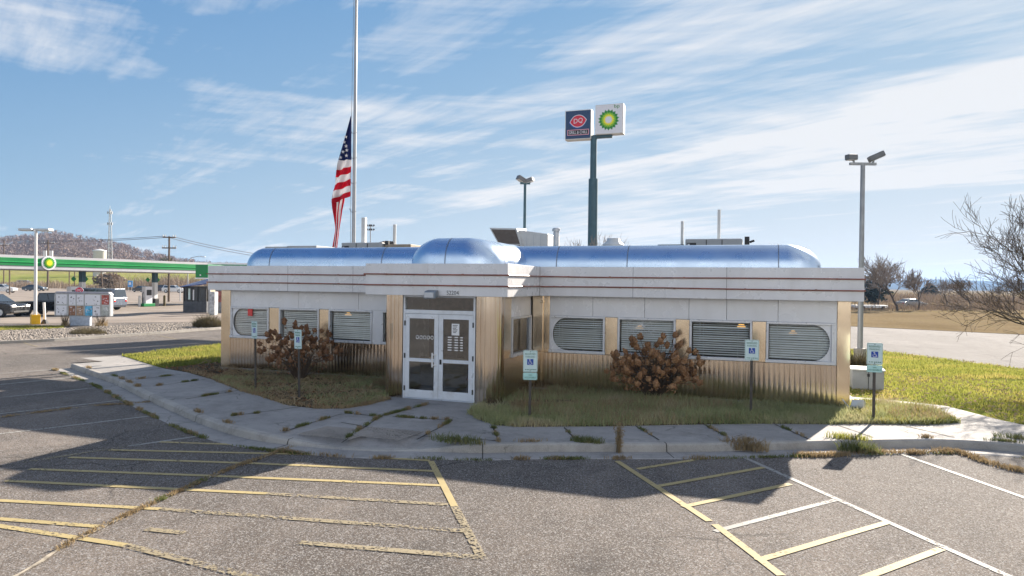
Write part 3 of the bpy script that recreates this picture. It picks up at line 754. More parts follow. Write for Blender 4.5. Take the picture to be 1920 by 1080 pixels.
m = MB(); m.box(-5.32, -5.26, WY - .05, WY - .005, .4, FZ0); m.box(-5.34, -5.24, WY - .06, WY - .004, 2.5, 2.56); m.build('downspout', M['column'], diner, bevel=.01)

# fascia with its three enamel bands, neon tubes and seams
OV = .30
out = [(WX0 - .28, 17.3), (VX0 - .28, 17.3), (VX0 - .28, 14.77), (VX1 + .31, 14.77), (VX1 + .31, 17.3), (WX1 + .23, 17.3), (WX1 + .23, WB + .3), (WX0 - .28, WB + .3)]
def inset(poly, d):
    n = len(poly); r = []
    for i in range(n):
        p0, p1, p2 = [Vector(poly[(i + k) % n]).to_2d() for k in (-1, 0, 1)]
        a = (p1 - p0).normalized(); b = (p2 - p1).normalized(); na = Vector((-a.y, a.x)); nb = Vector((-b.y, b.x))
        r.append(tuple(p1 + na * d + nb * d) if abs(a.dot(b)) < .5 else tuple(p1 + na * d))
    return r
fas = MB().prism(inset(out, .045), FZ0 + .004, FZ1 - .012).build('fascia', M['fascia'], diner)
for i, (a, b) in enumerate(((FZ0, 2.932), (2.944, 3.192), (3.204, FZ1))):
    n = len(out); o2 = inset(out, .07); mm = MB()
    vs = [(p[0], p[1], a) for p in out] + [(p[0], p[1], b) for p in out] + [(p[0], p[1], b - .0) for p in o2] + [(p[0], p[1], a) for p in o2]
    fs = []
    for k in range(n):
        k2 = (k + 1) % n
        for r0, r1 in ((0, n), (n, 2 * n), (2 * n, 3 * n), (3 * n, 0)): fs.append((r0 + k, r0 + k2, r1 + k2, r1 + k))
    mm.add(vs, fs).build('fascia_band', M['fascia'], fas, bevel=.006)
ol = inset(out, -.028)
for z in (2.938, 3.198):
    run = [ol[0], ol[1], ol[2], ol[3], ol[4], ol[5]]; mm = MB()
    for a, b in zip(run, run[1:]):
        A, B = Vector((*a, z)), Vector((*b, z)); k = max(1, int((B - A).length / 1.3)); pts = [A.lerp(B, i / k) + Vector((0, 0, rnd.uniform(-.008, .006))) for i in range(k + 1)]
        mm.tube(pts, .0185, 6)
        for i in range(k):
            q = A.lerp(B, (i + .2 + .5 * rnd.random()) / k); mm.obox(q, (.022, 0, 0), (0, .022, 0), (0, 0, .02))
    mm.build('neon_tube', M['neon'], fas)
for x in (-2.82, -.56, -10.99, -13.27): MB().box(x - .004, x + .004, 17.298, 17.33, FZ0 - .001, FZ1 + .001).build('seam', M['seam'], fas)
MB().box(-7.36 - .035, -7.36 + .035, 14.762, 14.80, FZ0 - .002, FZ1 + .003).build('joint_cover', M['fascia'], fas, bevel=.004); MB().box(VX1 + .295, VX1 + .314, 17.285, 17.31, FZ0 - .003, FZ1 + .002).build('seam', M['seam'], fas)

# bullnose steel roof swept round rounded rectangles
def bullnose(x0, x1, y0, y1, R, z0, H, D, n=8, prof=10, fy=1.0):
    m = MB(); ring = []
    def contour(d):
        r = max(R - d, .02); ry = max(R - d * fy, .02); X0, X1, Y0, Y1 = x0 + d, x1 - d, y0 + d * fy, y1
        pts = [(X0, Y1)]
        for i in range(n + 1):
            a = PI + (PI / 2) * i / n; pts.append((X0 + r + r * math.cos(a), Y0 + ry + ry * math.sin(a)))
        for i in range(n + 1):
            a = -PI / 2 + (PI / 2) * i / n; pts.append((X1 - r + r * math.cos(a), Y0 + ry + ry * math.sin(a)))
        pts.append((X1, Y1)); return pts
    for j in range(prof + 1):
        a = (PI / 2) * j / prof; d = D * (1 - math.cos(a)); z = z0 + H * math.sin(a)
        ring.append([(p[0], p[1], z) for p in contour(d)])
    N = len(ring[0]); vs = [q for r in ring for q in r]
    fs = [(j * N + i, j * N + i + 1, (j + 1) * N + i + 1, (j + 1) * N + i) for j in range(prof) for i in range(N - 1)]
    fs.append(tuple(prof * N + i for i in range(N)))
    return m.add(vs, fs)
RZ = FZ1 - .01
bullnose(-15.6, 1.64, 17.72, 25.9, .82, RZ, .60, .80, prof=18, fy=.5).build('barrel_roof', M['roof_steel'], diner, smooth=True, auto=38)
bullnose(-8.32, -5.80, 15.22, 19.2, .85, RZ + .02, .66, .84, prof=18, n=12, fy=.6).build('entrance_dome', M['roof_steel'], diner, smooth=True, auto=38)
# standing seams over the roof steel
def arch_strip(m, base, inward, side, H, D, z0, wid=.014, proud=.006):
    base, inward, side = Vector(base), Vector(inward), Vector(side); n = 14; L = []; Rr = []
    for j in range(n + 1):
        a = (PI / 2) * j / n; p = base + inward * (D * (1 - math.cos(a))); nrm = (-inward * math.cos(a) + Vector((0, 0, 1)) * math.sin(a)) * proud
        q = Vector((p.x, p.y, z0 + H * math.sin(a))) + nrm; L.append(q - side * wid); Rr.append(q + side * wid)
    vs = L + Rr; N = n + 1; m.add(vs, [(i, N + i, N + i + 1, i + 1) for i in range(n)])
rsm = plain('roof_seam', (.25, .28, .33), .4, .6, .1)
for x in (-14.3, -10.3, -4.95, -3.05, .62):
    m = MB(); arch_strip(m, (x, 17.72, 0), (0, 1, 0), (1, 0, 0), .60, .40, RZ); m.build('roof_seam', rsm, diner)
m = MB(); arch_strip(m, (-7.08, 15.22, 0), (0, 1, 0), (1, 0, 0), .66, .504, RZ + .02); m.build('roof_seam', rsm, diner)
for y in (16.05, 16.75):
    m = MB(); arch_strip(m, (-5.80, y, 0), (-1, 0, 0), (0, 1, 0), .66, .84, RZ + .02); m.build('roof_seam', rsm, diner)

# windows
def window(x0, x1, y, z0, z1, rounded=None, horiz='x', name='window', blinds=True):
    """one aluminium frame with pane, blinds and (for end windows) a half-round filler panel"""
    P = (lambda a, d, z: (a, y + d, z)) if horiz == 'x' else (lambda a, d, z: (y - d, a, z))
    def bx(m, a0, a1, d0, d1, zz0, zz1):
        c = [P(a0, d0, zz0), P(a1, d1, zz1)]; xs = sorted((c[0][0], c[1][0])); ys = sorted((c[0][1], c[1][1])); m.box(xs[0], xs[1], ys[0], ys[1], zz0, zz1)
    fw = .055; m = MB()
    bx(m, x0, x0 + fw, -.03, .10, z0 + fw, z1 - fw); bx(m, x1 - fw, x1, -.03, .10, z0 + fw, z1 - fw); bx(m, x0, x1, -.03, .10, z1 - fw, z1); bx(m, x0 - .015, x1 + .015, -.05, .10, z0 - .02, z0 + fw)
    fr = m.build(name, M['frame'], diner, bevel=.006)
    g = MB(); bx(g, x0 + fw, x1 - fw, .035, .043, z0 + fw, z1 - fw); g.build('pane', M['pane'], fr)
    a0, a1, b0, b1 = x0 + fw, x1 - fw, z0 + fw, z1 - fw
    if rounded:
        h = b1 - b0; zc_ = (b0 + b1) / 2; rr = h / 2 * .99; rx = h * .42; mm = MB()
        for top in (1, -1):
            arc = []
            for i in range(13):
                a = (PI / 2) * i / 12
                xx = (a0 + .03 + rx - rx * math.cos(a)) if rounded == 'left' else (a1 - .03 - rx + rx * math.cos(a))
                arc.append((xx, zc_ + top * rr * math.sin(a)))
            edge = a0 if rounded == 'left' else a1
            poly = [(edge, zc_)] + arc + [(edge, b1 if top > 0 else b0)]
            if horiz == 'x':
                flipped = (rounded == 'left') == (top > 0)
                poly = poly if not flipped else list(reversed(poly))
                mm.plate(poly, (0, y + .012, 0), (1, 0, 0), (0, 0, 1), .012)
        mm.build('corner_panel', M['panel'], fr)
    if blinds:
        s = MB(); z = b1 - .02; k = 0; base_t = -.78 + rnd.uniform(-.22, .16)
        while z > b0 + .01:
            tilt = base_t + rnd.uniform(-.10, .10) + (rnd.uniform(-.7, .5) if rnd.random() < .10 else 0); dz = math.sin(tilt) * .025; dy = math.cos(tilt) * .025; sag = rnd.uniform(-.006, .004) - (.02 * rnd.random() if rnd.random() < .08 else 0)
            n = 4
            for i in range(n):
                u0, u1 = a0 + .02 + (a1 - a0 - .04) * i / n, a0 + .02 + (a1 - a0 - .04) * (i + 1) / n
                s0, s1 = sag * math.sin(PI * i / n), sag * math.sin(PI * (i + 1) / n)
                s.sheet([P(u0, .13 - dy, z + dz + s0), P(u1, .13 - dy, z + dz + s1), P(u1, .13 + dy, z - dz + s1), P(u0, .13 + dy, z - dz + s0)])
            z -= .056; k += 1
        for u in (.2, .8):
            q = a0 + (a1 - a0) * u; s.tube([P(q, .095, b0), P(q, .095, b1)], .003, 4)
        s.tube([P(a0 + (a1 - a0) * .14, .08, b1), P(a0 + (a1 - a0) * .14, .08, b1 - .5)], .005, 4)
        s.build('blind', M['blind'], fr)
    return fr
for i, (a, b) in enumerate(WIN_R): window(a, b, WY, 1.20, 2.165, {0: 'left', 3: 'right'}.get(i))
for i, (a, b) in enumerate(WIN_L): window(a, b, WY, 1.20, 2.165, {0: 'left'}.get(i))
window(15.97, WY - .06, VX1, 1.19, 2.165, None, 'y')
# shattered pane: white fracture lines in the second window of the right-hand run
cw = [o for o in diner.children if o.name.startswith('window')][1]
m = MB(); cx, cz = -2.62, 1.98
for k in range(15):
    a = 2 * PI * k / 15 + rnd.uniform(-.1, .1); L = rnd.uniform(.18, .55); pts = [Vector((cx, 17.632, cz))]
    for i in range(1, 6):
        q = L * i / 5; pts.append(Vector((min(-1.85, max(-3.18, cx + math.cos(a) * q + rnd.uniform(-.02, .02))), 17.632, min(2.1, max(1.27, cz + math.sin(a) * q * .8 + rnd.uniform(-.02, .02))))))
    m.tube(pts, .0035, 4)
for r_ in (.08, .15, .24, .33):
    for k in range(14):
        if rnd.random() < .7:
            a, b = 2 * PI * k / 14, 2 * PI * (k + 1) / 14
            pp = [Vector((cx + math.cos(t_) * r_, 17.632, min(2.1, cz + math.sin(t_) * r_ * .8))) for t_ in (a, b)]; m.tube(pp, .003, 4)
m.build('cracked_glass', M['blind'], cw)
m = MB()                                        # red sticker and pale notice inside the far left window
w0 = [o for o in diner.children if o.name.startswith('window')][4]
m.box(-15.02, -14.84, 17.62, 17.63, 1.88, 2.10); m.build('red_sticker', plain('sticker_red', (.7, .08, .07), .5), w0)

# entrance: frame, transom and the pair of doors
m = MB(); y0, y1 = VY - .02, VY + .10
m.box(DX0, DX0 + .05, y0, y1, .15, FZ0); m.box(DX1 - .05, DX1, y0, y1, .15, FZ0); m.box(DX0 + .05, DX1 - .05, y0, y1, 2.24, 2.335); m.box(DX0 + .05, DX1 - .05, y0, y1, FZ0 - .05, FZ0 - .001); m.box(DX0 + .05, DX1 - .05, y0 - .02, y1, .15, .165)
ef = m.build('entrance_frame', M['alu'], diner, bevel=.006)
MB().box(DX0 + .05, DX1 - .05, VY + .03, VY + .04, 2.335, FZ0 - .05).build('transom_pane', M['doorpane'], ef)
mid = (DX0 + DX1) / 2
def door(a, b, pull, lock):
    z0, z1 = .172, 2.235; m = MB(); s = .115; y0, y1 = VY - .012, VY + .035
    m.box(a, a + s, y0, y1, z0, z1); m.box(b - s, b, y0, y1, z0, z1); m.box(a + s, b - s, y0, y1, z1 - .115, z1); m.box(a + s, b - s, y0, y1, z0, z0 + .20); m.box(a + s, b - s, y0, y1, 1.06, 1.145)
    d = m.build('door', M['alu'], diner, bevel=.005)
    p = MB(); p.box(a + s, b - s, VY + .008, VY + .014, z0 + .20, 1.06); p.box(a + s, b - s, VY + .008, VY + .014, 1.145, z1 - .115); p.build('pane', M['doorpane'], d)
    if pull:
        h = MB(); x = b - .06; h.tube([(x - .07, VY - .075, .95), (x - .07, VY - .075, 1.30)], .019, 8)
        for z in (1.0, 1.25): h.tube([(x - .07, VY - .075, z), (x + .02, VY - .012, z)], .014, 8)
        h.build('handle', M['white'], d, smooth=True, auto=40)
    if lock:
        h = MB(); h.box(a + .03, a + .085, VY - .016, VY - .011, 1.02, 1.14); h.tube([(a + .057, VY - .03, 1.09), (a + .057, VY - .012, 1.09)], .017, 10); h.build('lock', M['black'], d)
    x = a - .004 if pull else b + .004
    for z in (.4, 1.2, 2.0): MB().box(x - .018, x + .018, VY - .03, VY - .012, z - .06, z + .06).build('hinge', M['hvac_dark'], d)
    return d
dl = door(DX0 + .053, mid - .003, True, False); dr = door(mid + .003, DX1 - .053, False, True)
# door graphics: a row of white rings on the left leaf, opening-hours rows on the right leaf
m = MB()
for i in range(5):
    c = Vector((-7.72 + .10 * i, VY + .005, 1.66)); m.tube([c + Vector((math.cos(2 * PI * k / 12) * .034, 0, math.sin(2 * PI * k / 12) * .042)) for k in range(13)], .009, 4)
m.build('door_lettering', M['white'], dl)
for i in range(6):       # one row of the opening hours each
    m = MB()
    for u, w_ in ((-6.90, .10), (-6.72, .09), (-6.57, .066)): m.box(u, u + w_, VY + .003, VY + .007, 1.676 - i * .062, 1.704 - i * .062)
    m.box(-6.90, -6.504, VY + .0072, VY + .0076, 1.6885 - i * .062, 1.6915 - i * .062)
    m.build('door_lettering', M['white'], dr)
pn = MB().box(-6.80, -6.60, VY + .001, VY + .0065, 1.74, 2.02).build('paper_notice', M['paper'], org=(-6.7, VY, 1.74))
tag(pn, 'white printed notice taped inside the glass of the right-hand entrance door', 'notice')
m = MB()
for i in range(6): m.box(-6.77 + .01 * (i % 2), -6.64 - .02 * (i % 3), VY - .001, VY + .0012, 1.97 - i * .034, 1.984 - i * .034)
m.build('text_lines', M['ink'], pn)
# wall lamp and street number over the doors
m = MB(); c = yp(806, 548, 14.6); m.add([(c.x - .15, 14.55, 2.62), (c.x + .15, 14.55, 2.62), (c.x + .15, 14.76, 2.66), (c.x - .15, 14.76, 2.66), (c.x - .15, 14.60, 2.80), (c.x + .15, 14.60, 2.80), (c.x + .15, 14.76, 2.83), (c.x - .15, 14.76, 2.83)],
      [(0, 3, 2, 1), (4, 5, 6, 7), (0, 1, 5, 4), (1, 2, 6, 5), (2, 3, 7, 6), (3, 0, 4, 7)])
fl = m.build('floodlight', plain('floodlight_case', (.22, .25, .28), .5, .3), org=(c.x, 14.76, 2.7), bevel=.02); tag(fl, 'small grey box floodlight fixed to the fascia above the entrance doors', 'floodlight')
MB().box(c.x - .12, c.x + .12, 14.54, 14.552, 2.65, 2.77).build('lens', M['lamplens'], fl)
nx = yp(849, 547, 14.76).x
hn = MB().box(nx - .17, nx + .17, 14.757, 14.768, 2.71, 2.83).build('number_plate', M['white'], diner, bevel=.004)
text_obj('number', 'S2204', M['ink'], hn, (nx, 14.7565, 2.77), (1, 0, 0), (0, 0, 1), .31, .095, .003)

# inside
m = MB(); m.box(WX0 + .17, WX1 - .17, WY + .17, WB - .17, .14, .16); m.box(VX0 + .11, VX1 - .11, VY + .12, WY + .168, .14, .162); m.build('interior_floor', M['innerfloor'], diner)
MB().box(WX0 + .17, WX1 - .17, 22.4, 22.5, .165, 2.66).build('interior_wall', M['inner'], diner)
for a, b in ((-14.5, -9.5), (-4.6, .5)): MB().box(a, b, 21.5, 22.1, .165, 1.15).build('counter', M['innerdark'], diner)
MB().box(VX0 + .12, -6.9, 17.0, 17.06, .17, .95).build('low_partition', M['inner'], diner)

def pendant(px, py, Y, label):
    c = yp(px, py, Y); r = thing('pendant_lamp', label, 'pendant lamp', (c.x, c.y, c.z), 0, 'pendant lamps inside the diner')
    s = MB(); s.tube([(0, 0, .09), (0, 0, .06), (0, 0, 0), (0, 0, -.04)], [.02, .05, .105, .11], 14, False); s.build('lamp_shade', M['lamp_glow'], r, local=True, smooth=True)
    MB().tube([(0, 0, .09), (0, 0, 2.66 - c.z)], .008, 5).build('cord', M['black'], r, local=True)
    bpy.context.view_layer.update()
pendant(653, 590, 19.2, 'amber pendant lamp seen through the third window from the left')
pendant(1199, 615, 19.2, 'amber pendant lamp behind the cracked window pane')
pendant(1390, 611, 19.2, 'amber pendant lamp behind the third window of the right-hand wing')
pendant(1487, 625, 18.9, 'brightest amber pendant lamp behind the round-ended window at the right')
pendant(471, 606, 19.6, 'amber pendant lamp behind the round-ended window at the far left')
ch = thing('chair', 'chrome framed diner chair with a brown vinyl back standing inside the right-hand entrance door', 'chair', (-6.52, 15.85, .163), math.radians(20))
MB().box(-.2, .2, -.2, .2, .42, .48).build('seat', M['vinyl'], ch, local=True, bevel=.03); MB().box(-.19, .19, .17, .215, .62, .90).build('backrest', M['vinyl'], ch, local=True, bevel=.02)
for sx_ in (-.18, .18):
    MB().tube([(sx_, -.19, .42), (sx_, -.24, 0)], .012, 6).build('leg', M['chrome'], ch, local=True)
    MB().tube([(sx_, .20, .9), (sx_, .18, .45), (sx_, .26, 0)], .012, 6).build('leg', M['chrome'], ch, local=True)

# ------------------------------------------------------------------ on the roof
RD = 4.0
def rooftop(name, label, cat, loc): return thing(name, label, cat, loc)
def hvac(px0, px1, pyt, Y, label, mat='hvac'):
    a, b = yp(px0, pyt, Y), yp(px1, pyt, Y); r = thing('rooftop_air_conditioner', label, 'air conditioner', ((a.x + b.x) / 2, Y, RD))
    W = (b.x - a.x) / 2; H = a.z - RD + .0
    MB().box(-W, W, 0, 1.7, .06, H).build('cabinet', M[mat], r, local=True, bevel=.03)
    m = MB(); m.box(-W + .05, -W + .32, -.012, 0, H - .24, H - .12); m.build('name_plate', M['black'], r, local=True); MB().box(-W + .07, -W + .13, -.016, -.012, H - .21, H - .15).build('badge', M['white'], r, local=True)
    m = MB()
    for x in (-W * .25, W * .30): m.box(x - .012, x + .012, -.014, .0, .1, H - .03)
    m.build('panel_seam', M['hvac_dark'], r, local=True); MB().box(-W - .05, W + .05, -.05, 1.75, 0, .06).build('curb', M['hvac_dark'], r, local=True)
    m = MB(); m.box(W + .06, W + .20, .1, .6, .05, H + .06); m.tube([(W + .2, .3, H - .1), (W + .34, .3, H - .05)], .04, 6); m.build('electrical_box', M['hvac_dark'], r, local=True, bevel=.01)
    return r
hvac(1285, 1392, 448, 21.5, 'grey rooftop unit between the two thin pipes at the right')
hvac(640, 716, 455, 21.5, 'pale grey rooftop unit behind the flagpole')
m = MB(); c = yp(737, 458, 21.6); r = thing('rooftop_duct', 'low tan duct with a rusty fitting beside the left rooftop unit', 'duct', (c.x, c.y, RD))
MB().box(-.35, .7, 0, .8, .02, c.z - RD).build('duct_body', plain('tan_duct', (.36, .29, .21), .7), r, local=True, bevel=.02); MB().obox((-.5, .2, c.z - RD), (.11, 0, .02), (0, .1, 0), (-.02, 0, .11)).build('rusty_fitting', M['rust'], r, local=True, bevel=.02)
def flue(px, pyt, Y, w, label, square=False, cap=False, mat='galv_pale', name='vent_pipe'):
    c = yp(px, pyt, Y); r = thing(name, label, 'vent pipe', (c.x, c.y, RD)); H = c.z - RD
    mm = MB()
    if square: mm.box(-w / 2, w / 2, -w / 2, w / 2, 0, H)
    else: mm.tube([(0, 0, 0), (0, 0, H)], w / 2, 14)
    mm.build('pipe', M[mat], r, local=True, bevel=.008, smooth=not square, auto=40)
    if cap: MB().tube([(0, 0, H - .02), (0, 0, H + .07), (0, 0, H + .10)], [w * .72, w * .72, w * .5], 14).build('cap', M['galv'], r, local=True, smooth=True, auto=40)
    else: MB().tube([(0, 0, .0), (0, 0, .06)], w * .9, 12).build('flashing', M['galv'], r, local=True)
    return r
flue(683, 408, 22, .15, 'square white vent post just right of the flagpole', True); flue(740, 421, 22, .12, 'thin white vent pipe over the left wing of the roof')
flue(1279.5, 415, 22, .085, 'shorter thin vent pipe beside the right rooftop unit', True); flue(1348.5, 393, 22, .09, 'tallest thin vent pipe standing in front of the right rooftop unit', True)
flue(1043, 433, 22, .19, 'capped grey flue between the white exhaust hood and the sign pylon', False, True, 'galv')
a, b = yp(950, 440, 23.2), yp(1027, 440, 23.2); r = thing('exhaust_unit', 'white kitchen exhaust unit with a tilted open hood on the roof behind the dome', 'exhaust unit', (a.x, 23.2, RD))
W = b.x - a.x; H = 1.0
MB().add([(0, 0, 0), (W, 0, 0), (W, 1.6, 0), (0, 1.6, 0), (0, 0, H), (W, 0, H - .22), (W, 1.6, H - .22), (0, 1.6, H)], [(0, 3, 2, 1), (4, 5, 6, 7), (0, 1, 5, 4), (1, 2, 6, 5), (2, 3, 7, 6), (3, 0, 4, 7)]).build('housing', M['galv_pale'], r, local=True, bevel=.02)
m = MB()
for i in range(5): m.box(W * (i + 1) / 6 - .008, W * (i + 1) / 6 + .008, -.01, .0, .05, H - .26)
m.build('panel_seam', M['galv'], r, local=True)
hp = [(-.62, -.15, H + .02), (.42, -.15, H - .02), (.75, -.15, .02), (-.02, -.15, .02)]
m = MB(); q = [Vector(p) for p in hp]; dd = Vector((.12, .75, .05)); m.add(q + [p + dd for p in q], [(0, 1, 2, 3), (7, 6, 5, 4), (1, 0, 4, 5), (2, 1, 5, 6), (3, 2, 6, 7), (0, 3, 7, 4)]); hd = m.build('hood', M['galv_pale'], r, local=True, bevel=.015)
cc = (q[0] + q[1] + q[2] + q[3]) / 4; qi = [p.lerp(cc, .12) + Vector((0, -.012, 0)) for p in q]; MB().add(qi + [p + Vector((0, .01, 0)) for p in qi], [(3, 2, 1, 0), (4, 5, 6, 7)]).build('filter', plain('hood_filter', (.15, .12, .10), .8), hd, local=True)
MB().bar(qi[0].lerp(qi[3], .62), qi[1].lerp(qi[2], .62), .03).build('filter_rail', M['galv_pale'], hd, local=True)
c = yp(1150, 447, 22); r = thing('roof_fan', 'low pale mushroom roof fan right of the sign pylon', 'roof fan', (c.x, 22, RD)); H = c.z - RD
MB().tube([(0, 0, H * .45), (0, 0, H * .6), (0, 0, H * .8), (0, 0, H)], [.36, .35, .23, .2], 16).build('fan_dome', M['galv_pale'], r, local=True, smooth=True, auto=35)
MB().tube([(0, 0, 0), (0, 0, H * .45)], .22, 12).build('fan_base', M['galv'], r, local=True)
for i, (x0, x1, y_, lb) in enumerate(((497, 540, 462.5, 'thin grey cover sheet at the left end of the roof'), (538, 593, 461, 'longer pale cover sheet left of the flag on the roof'), (1233, 1282, 458.5, 'dark thin cover sheet left of the right rooftop unit'))):
    a, b = yp(x0, y_, 21.8), yp(x1, y_, 21.8); tag(MB().box(a.x, b.x, 21.8, 23, RD, a.z).build('roof_hatch', M['hvac' if i < 2 else 'hvac_dark'], org=((a.x + b.x) / 2, 21.8, RD), bevel=.01), lb, 'roof hatch')
# ------------------------------------------------------------------ parking signs
def parking_sign(px, py, ptop, rz, label, lower=False, lean=0):
    b = gp(px, py, .155); r = thing('parking_sign', label, 'parking sign', (b.x, b.y, .15), rz, 'reserved parking signs along the front of the diner')
    dist = (Vector((b.x, b.y, 0))).dot(CF); ztop = dp(px, ptop, dist).z - .15
    MB().box(-.028, .028, .0, .035, -.1, ztop - .06).build('post', M['post'], r, local=True, bevel=.004)
    def plate(name, z0, z1, mat):
        w_, R = .152, .025; poly = []
        for (cx_, cz_, a0) in ((w_ - R, z1 - R, 0), (-w_ + R, z1 - R, PI / 2), (-w_ + R, z0 + R, PI), (w_ - R, z0 + R, 1.5 * PI)):
            for k in range(5): a = a0 + k * PI / 8; poly.append((cx_ + R * math.cos(a), cz_ + R * math.sin(a)))
        o = MB().plate(poly, (0, -.012, 0), (1, 0, 0), (0, 0, 1), .006).build(name, mat, r, local=True)
        # thin green border
        m = MB(); inn = [(x * .94, (z - (z0 + z1) / 2) * .955 + (z0 + z1) / 2) for x, z in poly]; inn2 = [(x * .915, (z - (z0 + z1) / 2) * .935 + (z0 + z1) / 2) for x, z in poly]; n = len(poly)
        m.add([(x, -.0135, z) for x, z in inn] + [(x, -.0135, z) for x, z in inn2], [(i, n + i, n + (i + 1) % n, (i + 1) % n) for i in range(n)]); m.build('border', M['sign_green'], o, local=True); return o
    z1, z0 = ztop, ztop - .46
    p = plate('sign_plate', z0, z1, M['sign_face'])
    ex, ez = (1, 0, 0), (0, 0, 1)
    def txt(s, z, w_, h): 
        o = text_obj('lettering', s, M['sign_green'], None, (0, -.0125, z), ex, ez, w_, h, .0025); o.parent = p; return o
    txt('RESERVED', z1 - .075, .22, .04); txt('PARKING', z1 - .135, .20, .036)
    c = z1 - .245; MB().box(-.066, .066, -.0165, -.0125, c - .062, c + .062).build('symbol_panel', M['sign_blue'], p, local=True)
    m = MB(); q = lambda x, z: (x, -.0178, z)
    m.tube([q(-.01 + .010 * math.cos(k * PI / 4), c + .043 + .010 * math.sin(k * PI / 4)) for k in range(9)], .006, 4)
    m.tube([q(-.01, c + .034), q(-.006, c - .002), q(.026, c - .006), q(.036, c - .04), q(.05, c - .036)], .006, 5)
    m.tube([q(-.008, c + .016), q(.022, c + .014)], .005, 4)
    m.tube([q(-.002 + .034 * math.cos(math.radians(d)), c - .016 + .034 * math.sin(math.radians(d))) for d in range(140, 345, 15)], .005, 4)
    m.build('wheelchair_symbol', M['signwhite'], p, local=True)
    m = MB()
    for x in (-.11, -.075, -.05, -.01, .02, .06, .095): m.box(x, x + .02 + .008 * (x > 0), -.0145, -.0125, z0 + .045, z0 + .062)
    m.build('small_lettering', M['sign_green'], p, local=True)
    m = MB()
    for z in (z1 - .03, z0 + .03): m.tube([(0, -.02, z), (0, -.012, z)], .009, 8)
    m.build('bolt', M['black'], p, local=True)
    if lower:
        l = plate('lower_plate', z0 - .165, z0 - .012, M['sign_plate'])
        o = text_obj('lettering', 'VAN', M['sign_green'], None, (0, -.0125, z0 - .062), ex, ez, .07, .03, .0025); o.parent = l
        o = text_obj('lettering', 'ACCESSIBLE', M['sign_green'], None, (0, -.0125, z0 - .115), ex, ez, .24, .034, .0025); o.parent = l
    if lean: r.rotation_euler = (0, lean, rz)
    return r
parking_sign(993, 784, 657, .28, 'pale teal disabled parking sign with a lower plate beside the entrance, on a short post', True)
parking_sign(1408, 777, 637, .12, 'single-plate disabled parking sign in the shaded grass right of the big brown bush')
parking_sign(1638, 791, 643, .0, 'sunlit disabled parking sign with a lower plate by the right-hand corner of the diner', True)
parking_sign(560, 751, 618, -.36, 'disabled parking sign turned partly aside in front of the left brown bush', False, -.03)
parking_sign(478, 730, 602, -.40, 'disabled parking sign turned partly aside below the far left round-ended window', False, -.03)

